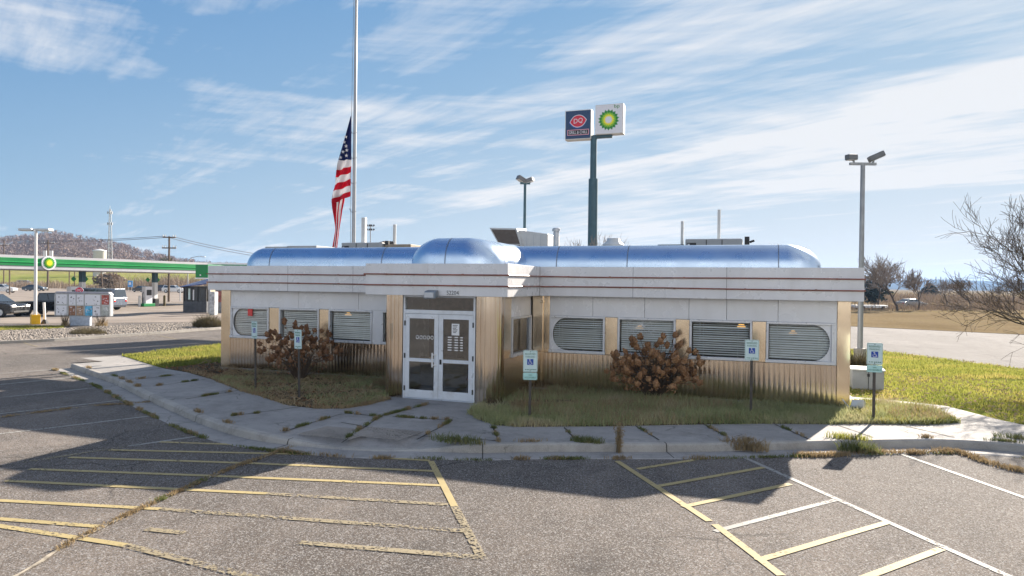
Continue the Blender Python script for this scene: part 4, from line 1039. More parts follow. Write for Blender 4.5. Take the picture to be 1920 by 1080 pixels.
# ------------------------------------------------------------------ hydrangea bushes
def dry_bush(px, py, wpx, ptop, heads, mat, label, seed, low, size):
    R = random.Random(seed); b = gp(px, py, .165); dist = (b - EYE).dot(CF); r = thing('hydrangea_bush', label, 'bush', (b.x, b.y, .165))
    hw = wpx / 2 * dist / F_PX; H = dp(px, ptop, dist).z - .165
    st = MB(); lf = MB(); pts = []; heads_ = []
    tries = 0
    while len(pts) < heads and tries < 9000:
        tries += 1
        a = R.uniform(0, 2 * PI); e = math.asin(R.uniform(low, 1)); k = R.uniform(.55, 1.0) if R.random() < .86 else R.uniform(1.0, 1.13)
        p = Vector((math.cos(a) * math.cos(e) * hw * k, math.sin(a) * math.cos(e) * hw * .8 * k, H * .34 + math.sin(e) * H * .66 * k))
        if all((p - q).length > size * .95 for q in pts): pts.append(p)
    for p in pts:
        a = math.atan2(p.y, p.x); rr = R.uniform(.02, .10); p0 = Vector((math.cos(a) * rr, math.sin(a) * rr, -.02))
        mid_ = p0.lerp(p, .55) + Vector((-p.x * .12 + R.uniform(-.05, .05), -p.y * .12 + R.uniform(-.05, .05), H * .10))
        st.tube([p0, p0.lerp(mid_, .5) + Vector((R.uniform(-.02, .02), R.uniform(-.02, .02), 0)), mid_, p], [.011, .009, .006, .004], 4, False)
        if R.random() < .7:
            q = mid_ + Vector((R.uniform(-.18, .18), R.uniform(-.18, .18), R.uniform(.0, .2))); st.tube([p0.lerp(mid_, .8), q], [.005, .003], 3, False)
        hd = MB(); heads_.append(((p + b - EYE).length, hd))
        ax = (p.normalized() * .5 + Vector((R.uniform(-.5, .5), R.uniform(-.5, .5), R.uniform(.2, .9)))).normalized()
        x = ax.orthogonal().normalized(); y = ax.cross(x); L = size * R.uniform(.9, 1.5); W = size * R.uniform(.42, .62)
        rows, n = 6, 9; ring = []
        for j in range(rows + 1):
            t_ = j / rows; rad = W * math.sin(PI * min(.97, .10 + t_ * .86)) ** .75 * (1.05 - .45 * t_)
            ring.append([p + ax * (L * (t_ - .35)) + (x * math.cos(2 * PI * i / n + j * .35) + y * math.sin(2 * PI * i / n + j * .35)) * rad * R.uniform(.68, 1.25) + ax * R.uniform(-.012, .012) for i in range(n)])
        vs = [q for rg in ring for q in rg]
        hd.add(vs, [(j * n + i, j * n + (i + 1) % n, (j + 1) * n + (i + 1) % n, (j + 1) * n + i) for j in range(rows) for i in range(n)] + [tuple(reversed(range(n))), tuple(rows * n + i for i in range(n))])
        for _ in range(7):               # loose curled petals
            dq = (x * R.uniform(-1, 1) + y * R.uniform(-1, 1) + ax * R.uniform(-.5, 1)).normalized(); c = p + dq * W * 1.0; u = dq.orthogonal().normalized() * size * .22; v_ = dq.cross(u).normalized() * size * .2
            hd.add([c - u, c - v_ + dq * .015, c + u, c + v_ + dq * .02], [(0, 1, 2, 3)])
        for _ in range(3):               # withered leaves hanging on the stems below
            c = p0.lerp(p, R.uniform(.5, .95)) + Vector((R.uniform(-.09, .09), R.uniform(-.09, .09), R.uniform(-.1, .0))); u = Vector((R.uniform(-1, 1), R.uniform(-1, 1), R.uniform(-1, .4))).normalized(); v_ = u.orthogonal().normalized()
            lf.add([c - u * .05, c + v_ * .02, c + u * .055, c - v_ * .022], [(0, 1, 2, 3)])
    st.build('stems', M['stem'], r, local=True); heads_.sort(key=lambda h_: h_[0]); rest = MB()
    for i_, (_, h_) in enumerate(heads_):
        if i_ < 100: h_.build('flower_head', mat, r, local=True)
        else: rest.add(h_.v, h_.f)
    if rest.v: tag(rest.build('flower_heads', mat, r, local=True), kind='stuff')
    lf.build('leaves', mat, r, local=True)
    return r
dry_bush(1226, 750, 192, 632, 125, M['head_brown'], 'big dense round bush of dried brown hydrangea heads in front of the right-hand windows', 3, -.06, .150)
dry_bush(562, 713, 160, 606, 95, M['head_dark'], 'sparser dark brown hydrangea bush with bare stems left of the entrance', 8, .02, .140)

# ------------------------------------------------------------------ grass, weeds and litter of the beds (too many blades to count)
def grass(name, poly, n, z, h, mat, w=.012, keep=None, lean=.6):
    x, y = sample(poly, n)
    if keep is not None: k = keep(x, y); x, y = x[k], y[k]
    hh = h * (1 + .45 * patchy(x, y, 1.3, 2))
    v, f = blades_at(x, y, z, hh, w, lean); o = np_obj(name, v, f, mat); tag(o, kind='stuff'); return o
grass('bed_grass', right_bed, 42000, .163, .14, M['shade_blade'], .013, lambda x, y: patchy(x, y, 1.1, 4) + (x + 5.4) * .25 > -.22)
grass('bed_tufts', right_bed, 7000, .163, .21, M['shade_blade'], .014, lambda x, y: patchy(x, y, 2.3, 5) > .12, .8)
grass('bed_dry_grass', right_bed, 12000, .163, .19, M['straw'], .012, lambda x, y: patchy(x, y, .9, 9) > .05)
grass('bed_weeds', left_bed, 15000, .163, .10, M['shade_blade'], .016, lambda x, y: (patchy(x, y, 1.5, 1) > -.25) & (x > -14.6), .9)
edge_l = [(p.x, p.y) for p in bed_edge[:10]]; 
def near(poly, dmax):
    P = np.array(poly)
    def k(x, y):
        best = np.full(x.shape, 9e9)
        for a, b in zip(P, P[1:]):
            d = b - a; t_ = np.clip(((x - a[0]) * d[0] + (y - a[1]) * d[1]) / (d @ d), 0, 1); best = np.minimum(best, np.hypot(x - a[0] - t_ * d[0], y - a[1] - t_ * d[1]))
        return best < dmax * nrng.uniform(.3, 1.2, x.shape)
    return k
grass('bed_edge_straw', left_bed, 15000, .163, .085, M['straw'], .011, near(edge_l, .38), 1.1)
grass('bed_edge_straw', right_bed, 12000, .163, .085, M['straw'], .011, near([(p.x, p.y) for p in inner2[8:]], .22), 1.0)
grass('west_grass', left_lawn, 26000, .158, .10, M['lawn_blade'], .018)
grass('east_grass', right_lawn, 120000, .098, .085, M['lawn_blade'], .020, lambda x, y: (patchy(x, y, .8, 6) > -.75) & (x < 26))
corner = [(p.x, p.y) for p in inner2[:7]] + [(2.2, 17.0), (2.25, 18.4)]
grass('corner_grass', corner, 9000, .163, .11, M['lawn_blade'], .014)
# dead canes and leaf litter in the left bed
x, y = sample(left_bed, 1100); k = (patchy(x, y, 1.1, 7) > -.2); x, y = x[k], y[k]; m = MB()
for a, b in zip(x, y):
    L = rnd.uniform(.1, .45); t_ = rnd.uniform(0, 2 * PI); z = rnd.uniform(.17, .24); m.tube([(a, b, z), (a + math.cos(t_) * L * .5, b + math.sin(t_) * L * .5, z + rnd.uniform(.02, .12)), (a + math.cos(t_) * L, b + math.sin(t_) * L, z + rnd.uniform(-.02, .10))], [.010, .008, .004], 3, False)
tag(m.build('dead_canes', M['straw']), kind='stuff')
x, y = sample(left_bed + [], 2600); m = MB()
for a, b in zip(x, y):
    u = Vector((rnd.uniform(-1, 1), rnd.uniform(-1, 1), rnd.uniform(-.3, .5))).normalized(); v_ = u.orthogonal().normalized(); c = Vector((a, b, .175 + rnd.uniform(0, .03))); s_ = rnd.uniform(.02, .045); m.add([c - u * s_, c + v_ * s_ * .5, c + u * s_, c - v_ * s_ * .5], [(0, 1, 2, 3)])
tag(m.build('leaf_litter', M['head_dark']), kind='stuff')

# weeds growing out of joints and along the kerb
def weed_line(path, n, spread, h, z, gather=1.0):
    P = [Vector(p) for p in path]; xs, ys = [], []
    cl = [(rnd.random(), rnd.uniform(.3, 1)) for _ in range(max(2, n // 90))]
    for _ in range(n):
        c, s_ = rnd.choice(cl); t_ = min(.999, max(0, c + rnd.gauss(0, .05 * s_ * gather))) * (len(P) - 1); i = int(t_); p = P[i].lerp(P[min(i + 1, len(P) - 1)], t_ - i); xs.append(p.x + rnd.gauss(0, spread)); ys.append(p.y + rnd.gauss(0, spread))
    x, y = np.array(xs), np.array(ys); return blades_at(x, y, z, np.full(n, h), .013, 1.3)
A, B = [], []
for a, b, n in [((646, 824), (712, 781), 700), ((712, 781), (806, 757), 800), ((646, 774), (712, 781), 260), ((736, 781), (848, 788), 380), ((782, 824), (848, 788), 300), ((437, 779), (490, 774), 330), ((531, 809), (640, 776), 350), ((350, 748), (447, 732), 330), ((288, 724), (385, 711), 260), ((255, 711), (340, 702), 200), ((925, 800), (935, 828), 260), ((1057, 801), (1082, 826), 60), ((1193, 799), (1236, 825), 80), ((1320, 796), (1366, 820), 160), ((1454, 796), (1519, 824), 120)]:
    A.append(weed_line([gp(*a, .155), gp(*b, .155)], n, .022, .055, .153))
    B.append(weed_line([gp(*a, .155), gp(*b, .155)], n // 3, .02, .07, .153))
kg = [p for p in offset_path(kpath, -.5)]
A.append(weed_line(kg, 5200, .028, .05, .004, .16)); B.append(weed_line(kg, 2000, .03, .07, .004, .12)); B.append(weed_line(k_in, 900, .03, .07, .152, .08)); A.append(weed_line(k_in, 300, .03, .06, .152, .08))
B.append(weed_line(crack[8:], 1500, .03, .04, .008)); B.append(weed_line(cr2, 900, .04, .04, .008)); A.append(weed_line(crack[-30:], 240, .03, .04, .008))
kr = [Vector(p) for p in [gp(x, y) for x, y in [(1500, 855), (1560, 855), (1640, 850), (1720, 850), (1790, 848), (1850, 868), (1915, 885)]]]
B.append(weed_line(smooth_path(kr, .1), 3000, .06, .07, .006))
tag(np_obj('joint_weeds', *merge(A), M['green_weed']), kind='stuff'); tag(np_obj('dead_weeds', *merge(B), M['dry_weed']), kind='stuff')
def clump(px, py, n, rad, h, mat, label, z=.15, cat='weed clump', lean=1.0, name='weed_clump'):
    p = gp(px, py, z); a = nrng.uniform(0, 2 * PI, n); rr = rad * 1.1 * nrng.uniform(0, 1, n) ** .8; v, f = blades_at(p.x + np.cos(a) * rr * 1.5, p.y + np.sin(a) * rr * .5, z, np.full(n, h), .012, lean)
    o = np_obj(name, v, f, mat, org=(p.x, p.y, z)); return tag(o, label, cat, 'weed clumps along the kerb')
clump(858, 829, 420, .34, .13, [M['green_weed']], 'wide grassy weed clump on the kerb edge in front of the doors')
clump(1101, 829, 330, .20, .11, [M['green_weed']], 'small green weed clump on the kerb right of the entrance')
clump(1395, 843, 420, .26, .22, [M['dry_weed']], 'dark dried weed clump hanging over the kerb right of the brown bush', .03)
clump(1610, 848, 420, .22, .20, [M['green_weed']], 'bushy weed clump in the sunlit gutter below the right-hand sign', .01)
clump(1590, 823, 260, .25, .12, [M['lawn_blade']], 'yellow green weed clump on the sunlit sidewalk edge')
clump(1905, 822, 200, .25, .10, [M['green_weed']], 'weed clump at the far right end of the kerb')
clump(725, 728, 360, .25, .30, [M['dry_weed']], 'tangle of dead weeds at the wall left of the entrance', .16)
clump(985, 770, 260, .22, .30, [M['straw']], 'straw coloured dead stalks round the post of the entrance sign', .16)
m = MB(); p = gp(1160, 848, .01); tw = MB()
for k in range(26):
    a = rnd.uniform(0, 2 * PI); top = Vector((p.x + rnd.gauss(0, .05), p.y + rnd.gauss(0, .05), rnd.uniform(.3, .75))); pts = [(p.x + rnd.gauss(0, .03), p.y + rnd.gauss(0, .03), 0), top]; m.tube(pts, [.005, .002], 3, False)
    for j in range(14):
        c = Vector(pts[0]).lerp(top, rnd.uniform(.25, 1)); u = Vector((rnd.uniform(-1, 1), rnd.uniform(-1, 1), rnd.uniform(-.6, .8))).normalized(); v_ = u.orthogonal().normalized(); m.add([c, c + u * .03 + v_ * .008, c + u * .06, c + u * .03 - v_ * .008], [(0, 1, 2, 3)])
tag(m.build('tall_weed', M['dry_weed'], org=(p.x, p.y, 0)), 'tall dead reddish weed standing at the kerb below the big brown bush', 'weed')

# ------------------------------------------------------------------ at the right-hand corner
c = gp(1628, 730, .12); r = thing('utility_box', 'pale metal utility box with a lid behind the right-hand parking sign', 'utility box', (c.x, c.y, .10))
MB().box(-.42, .40, 0, .8, 0, .54).build('box_body', M['box_metal'], r, local=True, bevel=.02); MB().box(-.45, .43, -.03, .83, .54, .59).build('lid', M['galv_pale'], r, local=True, bevel=.015)
m = MB(); m.box(-.03, .03, -.02, .0, .38, .46); m.build('latch', M['black'], r, local=True)
m = MB(); m.box(-.008, .008, -.006, .0, .02, .55); m.build('door_seam', M['hvac_dark'], r, local=True)

c = gp(1606, 772, .16); r = thing('broken_downspout', 'crumpled grey downspout elbow lying in the grass at the corner of the diner', 'downspout', (c.x, c.y, .16))
MB().add([(-.16, -.05, .02), (.14, -.12, .0), (.2, .12, .02), (-.12, .2, .03), (-.10, -.02, .27), (.13, -.10, .30), (.20, .10, .22), (-.06, .18, .22)], [(0, 3, 2, 1), (0, 1, 5, 4), (1, 2, 6, 5), (2, 3, 7, 6), (3, 0, 4, 7)]).build('elbow', M['galv'], r, local=True, bevel=.01)
MB().add([(-.3, .1, .25), (-.12, .05, .02), (-.08, .16, .02), (-.26, .21, .25)], [(0, 1, 2, 3)]).build('torn_sheet', M['galv_pale'], r, local=True)
def scrub(px, py, wpx, hpx, label, mat, seed, n=2600, z=0.0, name='shrub', cat='shrub'):
    p = gp(px, py, z); dist = (p - EYE).dot(CF); W = wpx * dist / F_PX / 2; H = hpx * dist / F_PX; g = np.random.default_rng(seed)
    r = thing(name, label, cat, (p.x, p.y, z))
    a = g.uniform(0, 2 * PI, n); e = np.sqrt(g.uniform(0, 1, n)); ln = H * (1 - .5 * e ** 2) * g.uniform(.35, 1.1, n)
    v, f = blades_at(np.cos(a) * e * W * .75, np.sin(a) * e * W * .5, 0, ln, max(.012, H * .02), .9)
    o = np_obj('foliage', v, f, mat); o.parent = r
    m = MB()
    for k in range(26):
        t_ = rnd.uniform(0, 2 * PI); q = rnd.uniform(.3, .9); m.tube([(0, 0, 0), (math.cos(t_) * W * q * .6, math.sin(t_) * W * q * .4, H * .5), (math.cos(t_) * W * q, math.sin(t_) * W * q * .6, H * rnd.uniform(.7, 1.1))], [H * .02, H * .014, H * .006], 3, False)
    m.build('stems', M['stem'], r, local=True); return r
scrub(1608, 700, 60, 42, 'dark ragged shrub behind the utility box at the right-hand corner of the diner', M['dkbrush'], 21, 2400, .1)

# ------------------------------------------------------------------ lamp posts, flagpole, sign pylon
def flood_post(px, py_base, py_top, dist, label, w, heads, mat, base=None, zb=0.0):
    g = gp(px, py_base, zb) if dist is None else dp(px, py_base, dist); d_ = (g - EYE).dot(CF); r = thing('lamp_post', label, 'lamp post', (g.x, g.y, zb), YAW)
    H = dp(px, py_top, d_).z - zb; MB().tube([(0, 0, 0), (0, 0, H)], [w / 2, w / 2 * .8], 12).build('pole', mat, r, local=True, smooth=True, auto=40)
    if base: MB().tube([(0, 0, 0), (0, 0, base[1])], base[0], base[2]).build('base', base[3], r, local=True, bevel=.02)
    MB().box(-heads[-1] / 2, heads[-1] / 2, -.05, .05, H - .02, H + .07).build('cross_arm', mat, r, local=True)
    for (cx_, cz_, hw_, hh, tilt, yaw_) in heads[:-1]:
        m = MB(); ax = Vector((math.cos(tilt), 0, math.sin(tilt))); R_ = Matrix.Rotation(yaw_, 3, 'Z'); ax = R_ @ ax; ay = R_ @ Vector((0, 1, 0)); az = ax.cross(ay)
        m.obox((cx_, 0, H + cz_), ax * hw_, ay * hw_ * .6, az * hh); hd = m.build('lamp_head', M['lampbox'] if mat != M['pole_white'] else M['galv'], r, local=True, bevel=.03)
        m = MB(); m.obox(Vector((cx_, 0, H + cz_)) - az * (hh + .006), ax * hw_ * .88, ay * hw_ * .5, az * .006); m.build('lens', M['lamplens'], hd, local=True)
        m = MB(); m.tube([(cx_ * .75, 0, H + .05), (cx_ * .9, 0, H + cz_)], .035, 6); m.build('bracket', mat, r, local=True)
    return r
flood_post(1612, 690, 309, None, 'tall grey lamp post with two floodlights behind the right-hand corner of the diner', .19, [(-.42, .26, .20, .10, .05, .3), (.48, .30, .27, .10, .42, -.2), .95], M['pole_grey'], (.24, .72, 4, M['kerb']), .1)
flood_post(982, 560, 345, 34, 'dark lamp post with two small floodlights behind the roof, left of the sign pylon', .17, [(-.18, .22, .25, .11, -.45, .5), (.20, .18, .22, .10, .30, -.4), .5], M['pole_teal'])
flood_post(66, 608, 431, None, 'white lamp post with twin flat heads on a yellow base by the menu board', .20, [(-.57, .0, .42, .075, 0, 0), (.57, .0, .42, .075, 0, 0), .9], M['pole_white'], (.34, .62, 4, M['yellow']))
c = gp(84, 607, 0); r = thing('bollard', 'leaning white post on a black rubber foot beside the yellow lamp base', 'bollard', (c.x, c.y, 0))
MB().tube([(0, 0, .05), (-.09, 0, 1.4)], .075, 10).build('post', M['pole_white'], r, local=True, smooth=True, auto=40); MB().tube([(0, 0, 0), (0, 0, .06), (0, 0, .28)], [.24, .22, .10], 10).build('foot', M['black'], r, local=True)

FD = 30.0
g0 = dp(662, 560, FD); r = thing('flagpole', 'tall silver flagpole rising out of the picture behind the diner', 'flagpole', (g0.x, g0.y, 0))
MB().tube([(0, 0, 0), (0, 0, 4.9), (0, 0, 19)], [.095, .085, .05], 16).build('pole', M['flag_alu'], r, local=True, smooth=True, auto=40)
MB().tube([(0, 0, 19), (0, 0, 19.12), (0, 0, 19.22)], [.05, .13, .02], 12).build('truck', M['flag_alu'], r, local=True)
m = MB(); m.tube([(-_rt.x * .13, -_rt.y * .13, 1.4), (-_rt.x * .16, -_rt.y * .16, 10), (-_rt.x * .07, -_rt.y * .07, 18.9)], .009, 4)
for z in (9.55, 8.45, 7.35, 6.1):
    m.tube([(-_rt.x * .21, -_rt.y * .21, z + .12), (-_rt.x * .12, -_rt.y * .12, z - .03), (0, -.11, z - .06), (_rt.x * .1, _rt.y * .1, z)], .013, 4)
m.build('halyard', M['wire'], r, local=True); MB().tube([(0, 0, 4.2), (0, 0, 4.28)], .125, 14).build('collar', M['black'], r, local=True)
# the flag hangs folded: an upper sheet on the hoist and a lower tail; outline surveyed in metres from the hoist line
S = FD / F_PX
def fpx(px, py): return ((px - 662) * S, -(py - 532) * S + CAMZ)          # offset along camera-right, height
rf = thing('flag', 'limp american flag hanging at half mast on the flagpole', 'flag', (g0.x, g0.y, 0))
def flag_rows(spec, name, colour, folds, depth0, cols=14, sub=10):
    m = MB(); grid = []
    for i in range(len(spec) - 1):
        (l0, r0), (l1, r1) = spec[i], spec[i + 1]
        for k in range(sub):
            t_ = k / sub; L = (l0[0] + (l1[0] - l0[0]) * t_, l0[1] + (l1[1] - l0[1]) * t_); R_ = (r0[0] + (r1[0] - r0[0]) * t_, r0[1] + (r1[1] - r0[1]) * t_); grid.append((L, R_))
    grid.append(spec[-1]); vs = []
    for j, (L, R_) in enumerate(grid):
        for c_ in range(cols + 1):
            u = c_ / cols; x_, z_ = fpx(L[0] + (R_[0] - L[0]) * u, L[1] + (R_[1] - L[1]) * u); wid = abs(R_[0] - L[0]) * S
            d_ = depth0 + math.sin(u * folds * 2 * PI + j * .12) * .16 * min(1, wid / .5) * (.35 + .65 * (1 - u)); p = _rt * x_ + _fw * (-d_); vs.append((p.x, p.y, z_))
    n = cols + 1; m.add(vs, [(j * n + i, (j + 1) * n + i, (j + 1) * n + i + 1, j * n + i + 1) for j in range(len(grid) - 1) for i in range(cols)])
    for fi in range(len(m.f)):
        j, i = divmod(fi, cols); m.mi[fi] = colour(j / sub, (i + .5) / cols)
    o = m.build(name, [M['flag_blue'], M['flag_white'], M['flag_red']], rf, local=True, smooth=True)
    sm = o.modifiers.new('thickness', 'SOLIDIFY'); sm.thickness = .012; return o
up = [((654.5, 222), (655.5, 224)), ((634, 305.5), (656, 303.5)), ((630.5, 324), (656, 316)), ((627, 337), (656, 328)), ((624.5, 351), (656, 340)), ((622.5, 364), (655.5, 352)), ((622, 378), (655, 362.5)), ((622.5, 386), (655, 372))]
upper = flag_rows(up, 'upper_fold', lambda t_, u: [0, 1, 2, 1, 2, 1, 2][min(6, int(t_))], 1.6, .06)
tail = [((622.5, 372), (645, 366)), ((621.5, 384), (644, 379)), ((623, 400), (640, 396)), ((625, 418), (636.5, 418)), ((626.5, 434), (634, 436)), ((624.5, 450), (633, 450)), ((622, 470), (631, 470))]
flag_rows(tail, 'tail', lambda t_, u: 0 if .42 < u < .50 else (2 if (u < .28 or .50 < u < .62 or u > .86) else 1), 1.3, -.02)
m = MB()
for (sx_, sy_) in ((647.5, 263), (648.5, 280.5), (643, 291), (649.5, 298), (638.5, 301.5), (645, 273), (650, 288)):
    x_, z_ = fpx(sx_, sy_); o_ = _rt * x_ - _fw * .27; poly = []
    for k in range(10): a = PI / 2 + k * PI / 5; q = .085 if k % 2 == 0 else .036; poly.append((q * math.cos(a), q * math.sin(a)))
    m.plate(poly, (o_.x, o_.y, z_), _rt, (0, 0, 1), .012)
m.build('star', M['flag_white'], upper, local=True)

PD = 62.0
pb = dp(1109.5, 560, PD); r = thing('sign_pylon', 'tall teal pylon carrying a blue ice cream sign and a white fuel station sign', 'sign pylon', (pb.x, pb.y, 0), 0)
zt = lambda py: CAMZ + (532 + 2 - py) * PD / F_PX
MB().tube([(0, 0, 0), (0, 0, zt(336)), (0, 0, zt(335.5)), (0, 0, zt(258))], [.44, .42, .30, .29], 20).build('pole', M['pole_teal'], r, local=True, smooth=True, auto=40)
MB().box(-1.35, 1.65, -.10, .35, zt(260), zt(254)).build('carrier_beam', M['pole_teal'], r, local=True, bevel=.03)
sc_ = PD / F_PX / math.cos(YAW - math.atan(150 / F_PX)) 
def sbox(x0, x1, y0, y1, name, face):
    m = MB(); m.box(x0, x1, -.35, .55, zt(y1), zt(y0)); o = m.build(name, M['galv_pale'], r, local=True, bevel=.03)
    m = MB(); m.box(x0 + .07, x1 - .07, -.362, -.345, zt(y1) + .07, zt(y0) - .07); m.build('sign_face', face, o, local=True); return o
DQX0, DQX1, BPX0, BPX1 = -2.62, -.18, .20, 2.72
b1 = sbox(DQX0, DQX1, 206.5, 261.5, 'blue_sign', M['navy']); b2 = sbox(BPX0, BPX1, 200, 255, 'white_sign', M['signwhite'])
ex, ez = Vector((1, 0, 0)), Vector((0, 0, 1))
def lips(w_, h):      # pointed-oval emblem
    pts = []
    for i in range(17): c_ = math.cos(PI * i / 16); pts.append((w_ * c_, h * (1 - abs(c_) ** 2.5) if 0 < i < 16 else 0))
    return pts + [(-x, -z) for x, z in pts[1:-1]]
cx_, cz_ = (DQX0 + DQX1) / 2 + .02, zt(227.5)
def emblem(parent, cx_, cz_, y, k, tilt=.12):
    e1 = Vector((math.cos(tilt), 0, math.sin(tilt))); e2 = Vector((-math.sin(tilt), 0, math.cos(tilt))); o = Vector((cx_, y, cz_))
    MB().plate(lips(.83 * k, .60 * k), o + Vector((-.04 * k, 0, -.05 * k)), e1, e2, .01).build('emblem_shadow', M['sign_blue'], parent, local=True)
    MB().plate(lips(.80 * k, .57 * k), o - Vector((0, .012, 0)), e1, e2, .01).build('emblem_border', M['signwhite'], parent, local=True); MB().plate(lips(.73 * k, .51 * k), o - Vector((0, .024, 0)), e1, e2, .01).build('emblem', M['red'], parent, local=True)
    t_ = text_obj('lettering', 'DQ', M['signwhite'], None, o - Vector((0, .026, 0)), e1, e2, .86 * k, .50 * k, .012, .15, 0); t_.parent = parent
emblem(b1, cx_, cz_, -.366, 1.0)
gz = zt(248.5); fr_ = MB(); MBp = MB().box(cx_ - 1.0, cx_ + 1.0, -.372, -.362, gz - .26, gz + .26).build('lettering_border', M['pink'], b1, local=True, bevel=.05)
MB().box(cx_ - .94, cx_ + .94, -.380, -.371, gz - .20, gz + .20).build('lettering_panel', M['black'], b1, local=True, bevel=.03)
t_ = text_obj('lettering', 'GRILL & CHILL', M['signwhite'], None, (cx_, -.382, gz), ex, ez, 1.72, .27, .01, .1, 0); t_.parent = b1
def helios(parent, c, e1, e2, R_):
    nrm = e1.cross(e2).normalized()
    def star(r0, r1, n, ph): return [((r1 if k % 2 == 0 else r0) * math.cos(ph + k * PI / n), (r1 if k % 2 == 0 else r0) * math.sin(ph + k * PI / n)) for k in range(2 * n)]
    for i, (a, b, mt, ph, nm) in enumerate(((.80, 1.0, M['petal_green'], 0, 'outer_petals'), (.60, .76, M['lime'], PI / 18, 'middle_petals'), (.43, .58, M['sun_yellow'], 0, 'inner_petals'), (.27, .38, M['signwhite'], PI / 18, 'centre_petals'))):
        MB().plate(star(R_ * a, R_ * b, 18, ph + PI / 2), c + nrm * (.012 * (i + 1)), e1, e2, .01).build(nm, mt, parent, local=True)
helios(b2, Vector(((BPX0 + BPX1) / 2 - .05, -.362, zt(229))), ex, ez, .96)
t_ = text_obj('lettering', 'bp', M['petal_green'], None, ((BPX0 + BPX1) / 2 + .68, -.363, zt(205.5)), ex, ez, .48, .40, .01); t_.parent = b2

# ------------------------------------------------------------------ bare trees
def bare_tree(name, label, loc, H, spread, seed, levels=5, trunk=.14, mats=('bark', 'twig'), group=None, lean=(0, 0), first=.22, kids=(3, 4), up=.25, droop=0.0, twig=.006, wig=.16, cat='tree'):
    R = random.Random(seed); r = thing(name, label, cat, loc, 0, group); tk = MB(); cr_ = MB()
    def grow(p, d, L, rad, lev):
        n = 4 if lev < 3 else 3; pts = [p]; rr = [rad]; q = p.copy(); dd = d.copy()
        for i in range(n):
            dd = (dd + Vector((R.gauss(0, wig), R.gauss(0, wig), R.gauss(0, wig * .7) + (up * .18 if lev else .05) - droop * .1 * lev))).normalized(); q = q + dd * (L / n); pts.append(q.copy()); rr.append(max(twig * .6, rad * (1 - .55 * (i + 1) / n)))
        (tk if lev < 2 else cr_).tube(pts, rr, 7 if lev < 2 else (4 if lev < 4 else 3), False)
        if lev >= levels: return
        k = R.randint(*kids) + (1 if lev == 0 else 0)
        for j in range(k):
            t_ = R.uniform(.35 if lev else .45, 1.0) if j else 1.0; i = min(n - 1, int(t_ * n)); a = pts[i].lerp(pts[i + 1], t_ * n - i); rad2 = rr[i] * R.uniform(.5, .75)
            dr = (pts[i + 1] - pts[i]).normalized(); sd = dr.orthogonal().normalized(); sd = Matrix.Rotation(R.uniform(0, 2 * PI), 3, dr) @ sd; ang = R.uniform(.35, .95) * spread
            nd = (dr * math.cos(ang) + sd * math.sin(ang)); nd.z = nd.z * .85 + up * .3; nd.normalize(); grow(a, nd, L * R.uniform(.58, .85), max(twig, rad2), lev + 1)
    grow(Vector((0, 0, 0)), Vector((lean[0], lean[1], 1)).normalized(), H * first * 1.25, trunk, 0)
    tk.build('trunk', M[mats[0]], r, local=True, smooth=True)
    cr_.build('crown', M[mats[1]], r, local=True); return r
# the spreading tree at the right edge: trunk outside the frame, limbs reach in from the right
b = dp(2076, 690, 20.5); tr = thing('bare_tree', 'wide spreading leafless tree reaching in from the right edge over the lawn', 'tree', (b.x, b.y, .1))
tk, crn = MB(), MB(); R = random.Random(41)
def limb(p, d, L, rad, lev, aim_up):
    n = 6 if lev < 2 else 4; pts = [p]; rr = [rad]; q = p.copy(); dd = d.copy()
    for i in range(n):
        dd = (dd + Vector((R.gauss(0, .11), R.gauss(0, .11), R.gauss(0, .10) + aim_up * .10))).normalized(); q = q + dd * (L / n); pts.append(q.copy()); rr.append(max(.005, rad * (1 - .6 * (i + 1) / n)))
    (tk if lev < 1 else crn).tube(pts, rr, 7 if lev < 2 else (4 if lev < 3 else 3), False)
    if lev >= 4: return
    k = {0: 6, 1: 5, 2: 5, 3: 4}[lev]
    for j in range(k):
        t_ = R.uniform(.25, 1.0) if j else .98; i = min(n - 1, int(t_ * n)); a = pts[i].lerp(pts[i + 1], t_ * n - i); dr = (pts[i + 1] - pts[i]).normalized(); sd = Matrix.Rotation(R.uniform(0, 2 * PI), 3, dr) @ dr.orthogonal().normalized(); ang = R.uniform(.4, .9); nd = dr * math.cos(ang) + sd * math.sin(ang); nd.z += .22; nd.normalize()
        limb(a, nd, L * R.uniform(.45, .72), max(.006, rr[i] * R.uniform(.45, .7)), lev + 1, aim_up)
tk.tube([(0, 0, 0), (.02, 0, .6), (0, .02, 1.1)], [.22, .17, .16], 10, False)
for (dx, dy, dz, L, rad, au) in ((-.95, -.05, .34, 3.5, .085, .10), (-.88, .3, .62, 3.3, .08, .4), (-.6, -.3, .9, 2.9, .085, .7), (.3, .4, 1, 3.0, .09, .6), (.8, -.2, .7, 2.8, .08, .5), (-.2, .5, 1.0, 3.1, .08, .9), (-.95, .2, .46, 3.2, .06, .2), (-.9, .1, .85, 2.9, .07, .6)):
    limb(Vector((0, 0, 1.0)), Vector((dx * _rt.x - dy * _rt.y, dx * _rt.y + dy * _rt.x, dz)).normalized(), L * .86, rad, 0, au)
tk.build('trunk', M['bark'], tr, local=True, smooth=True); crn.build('crown', M['twig'], tr, local=True)

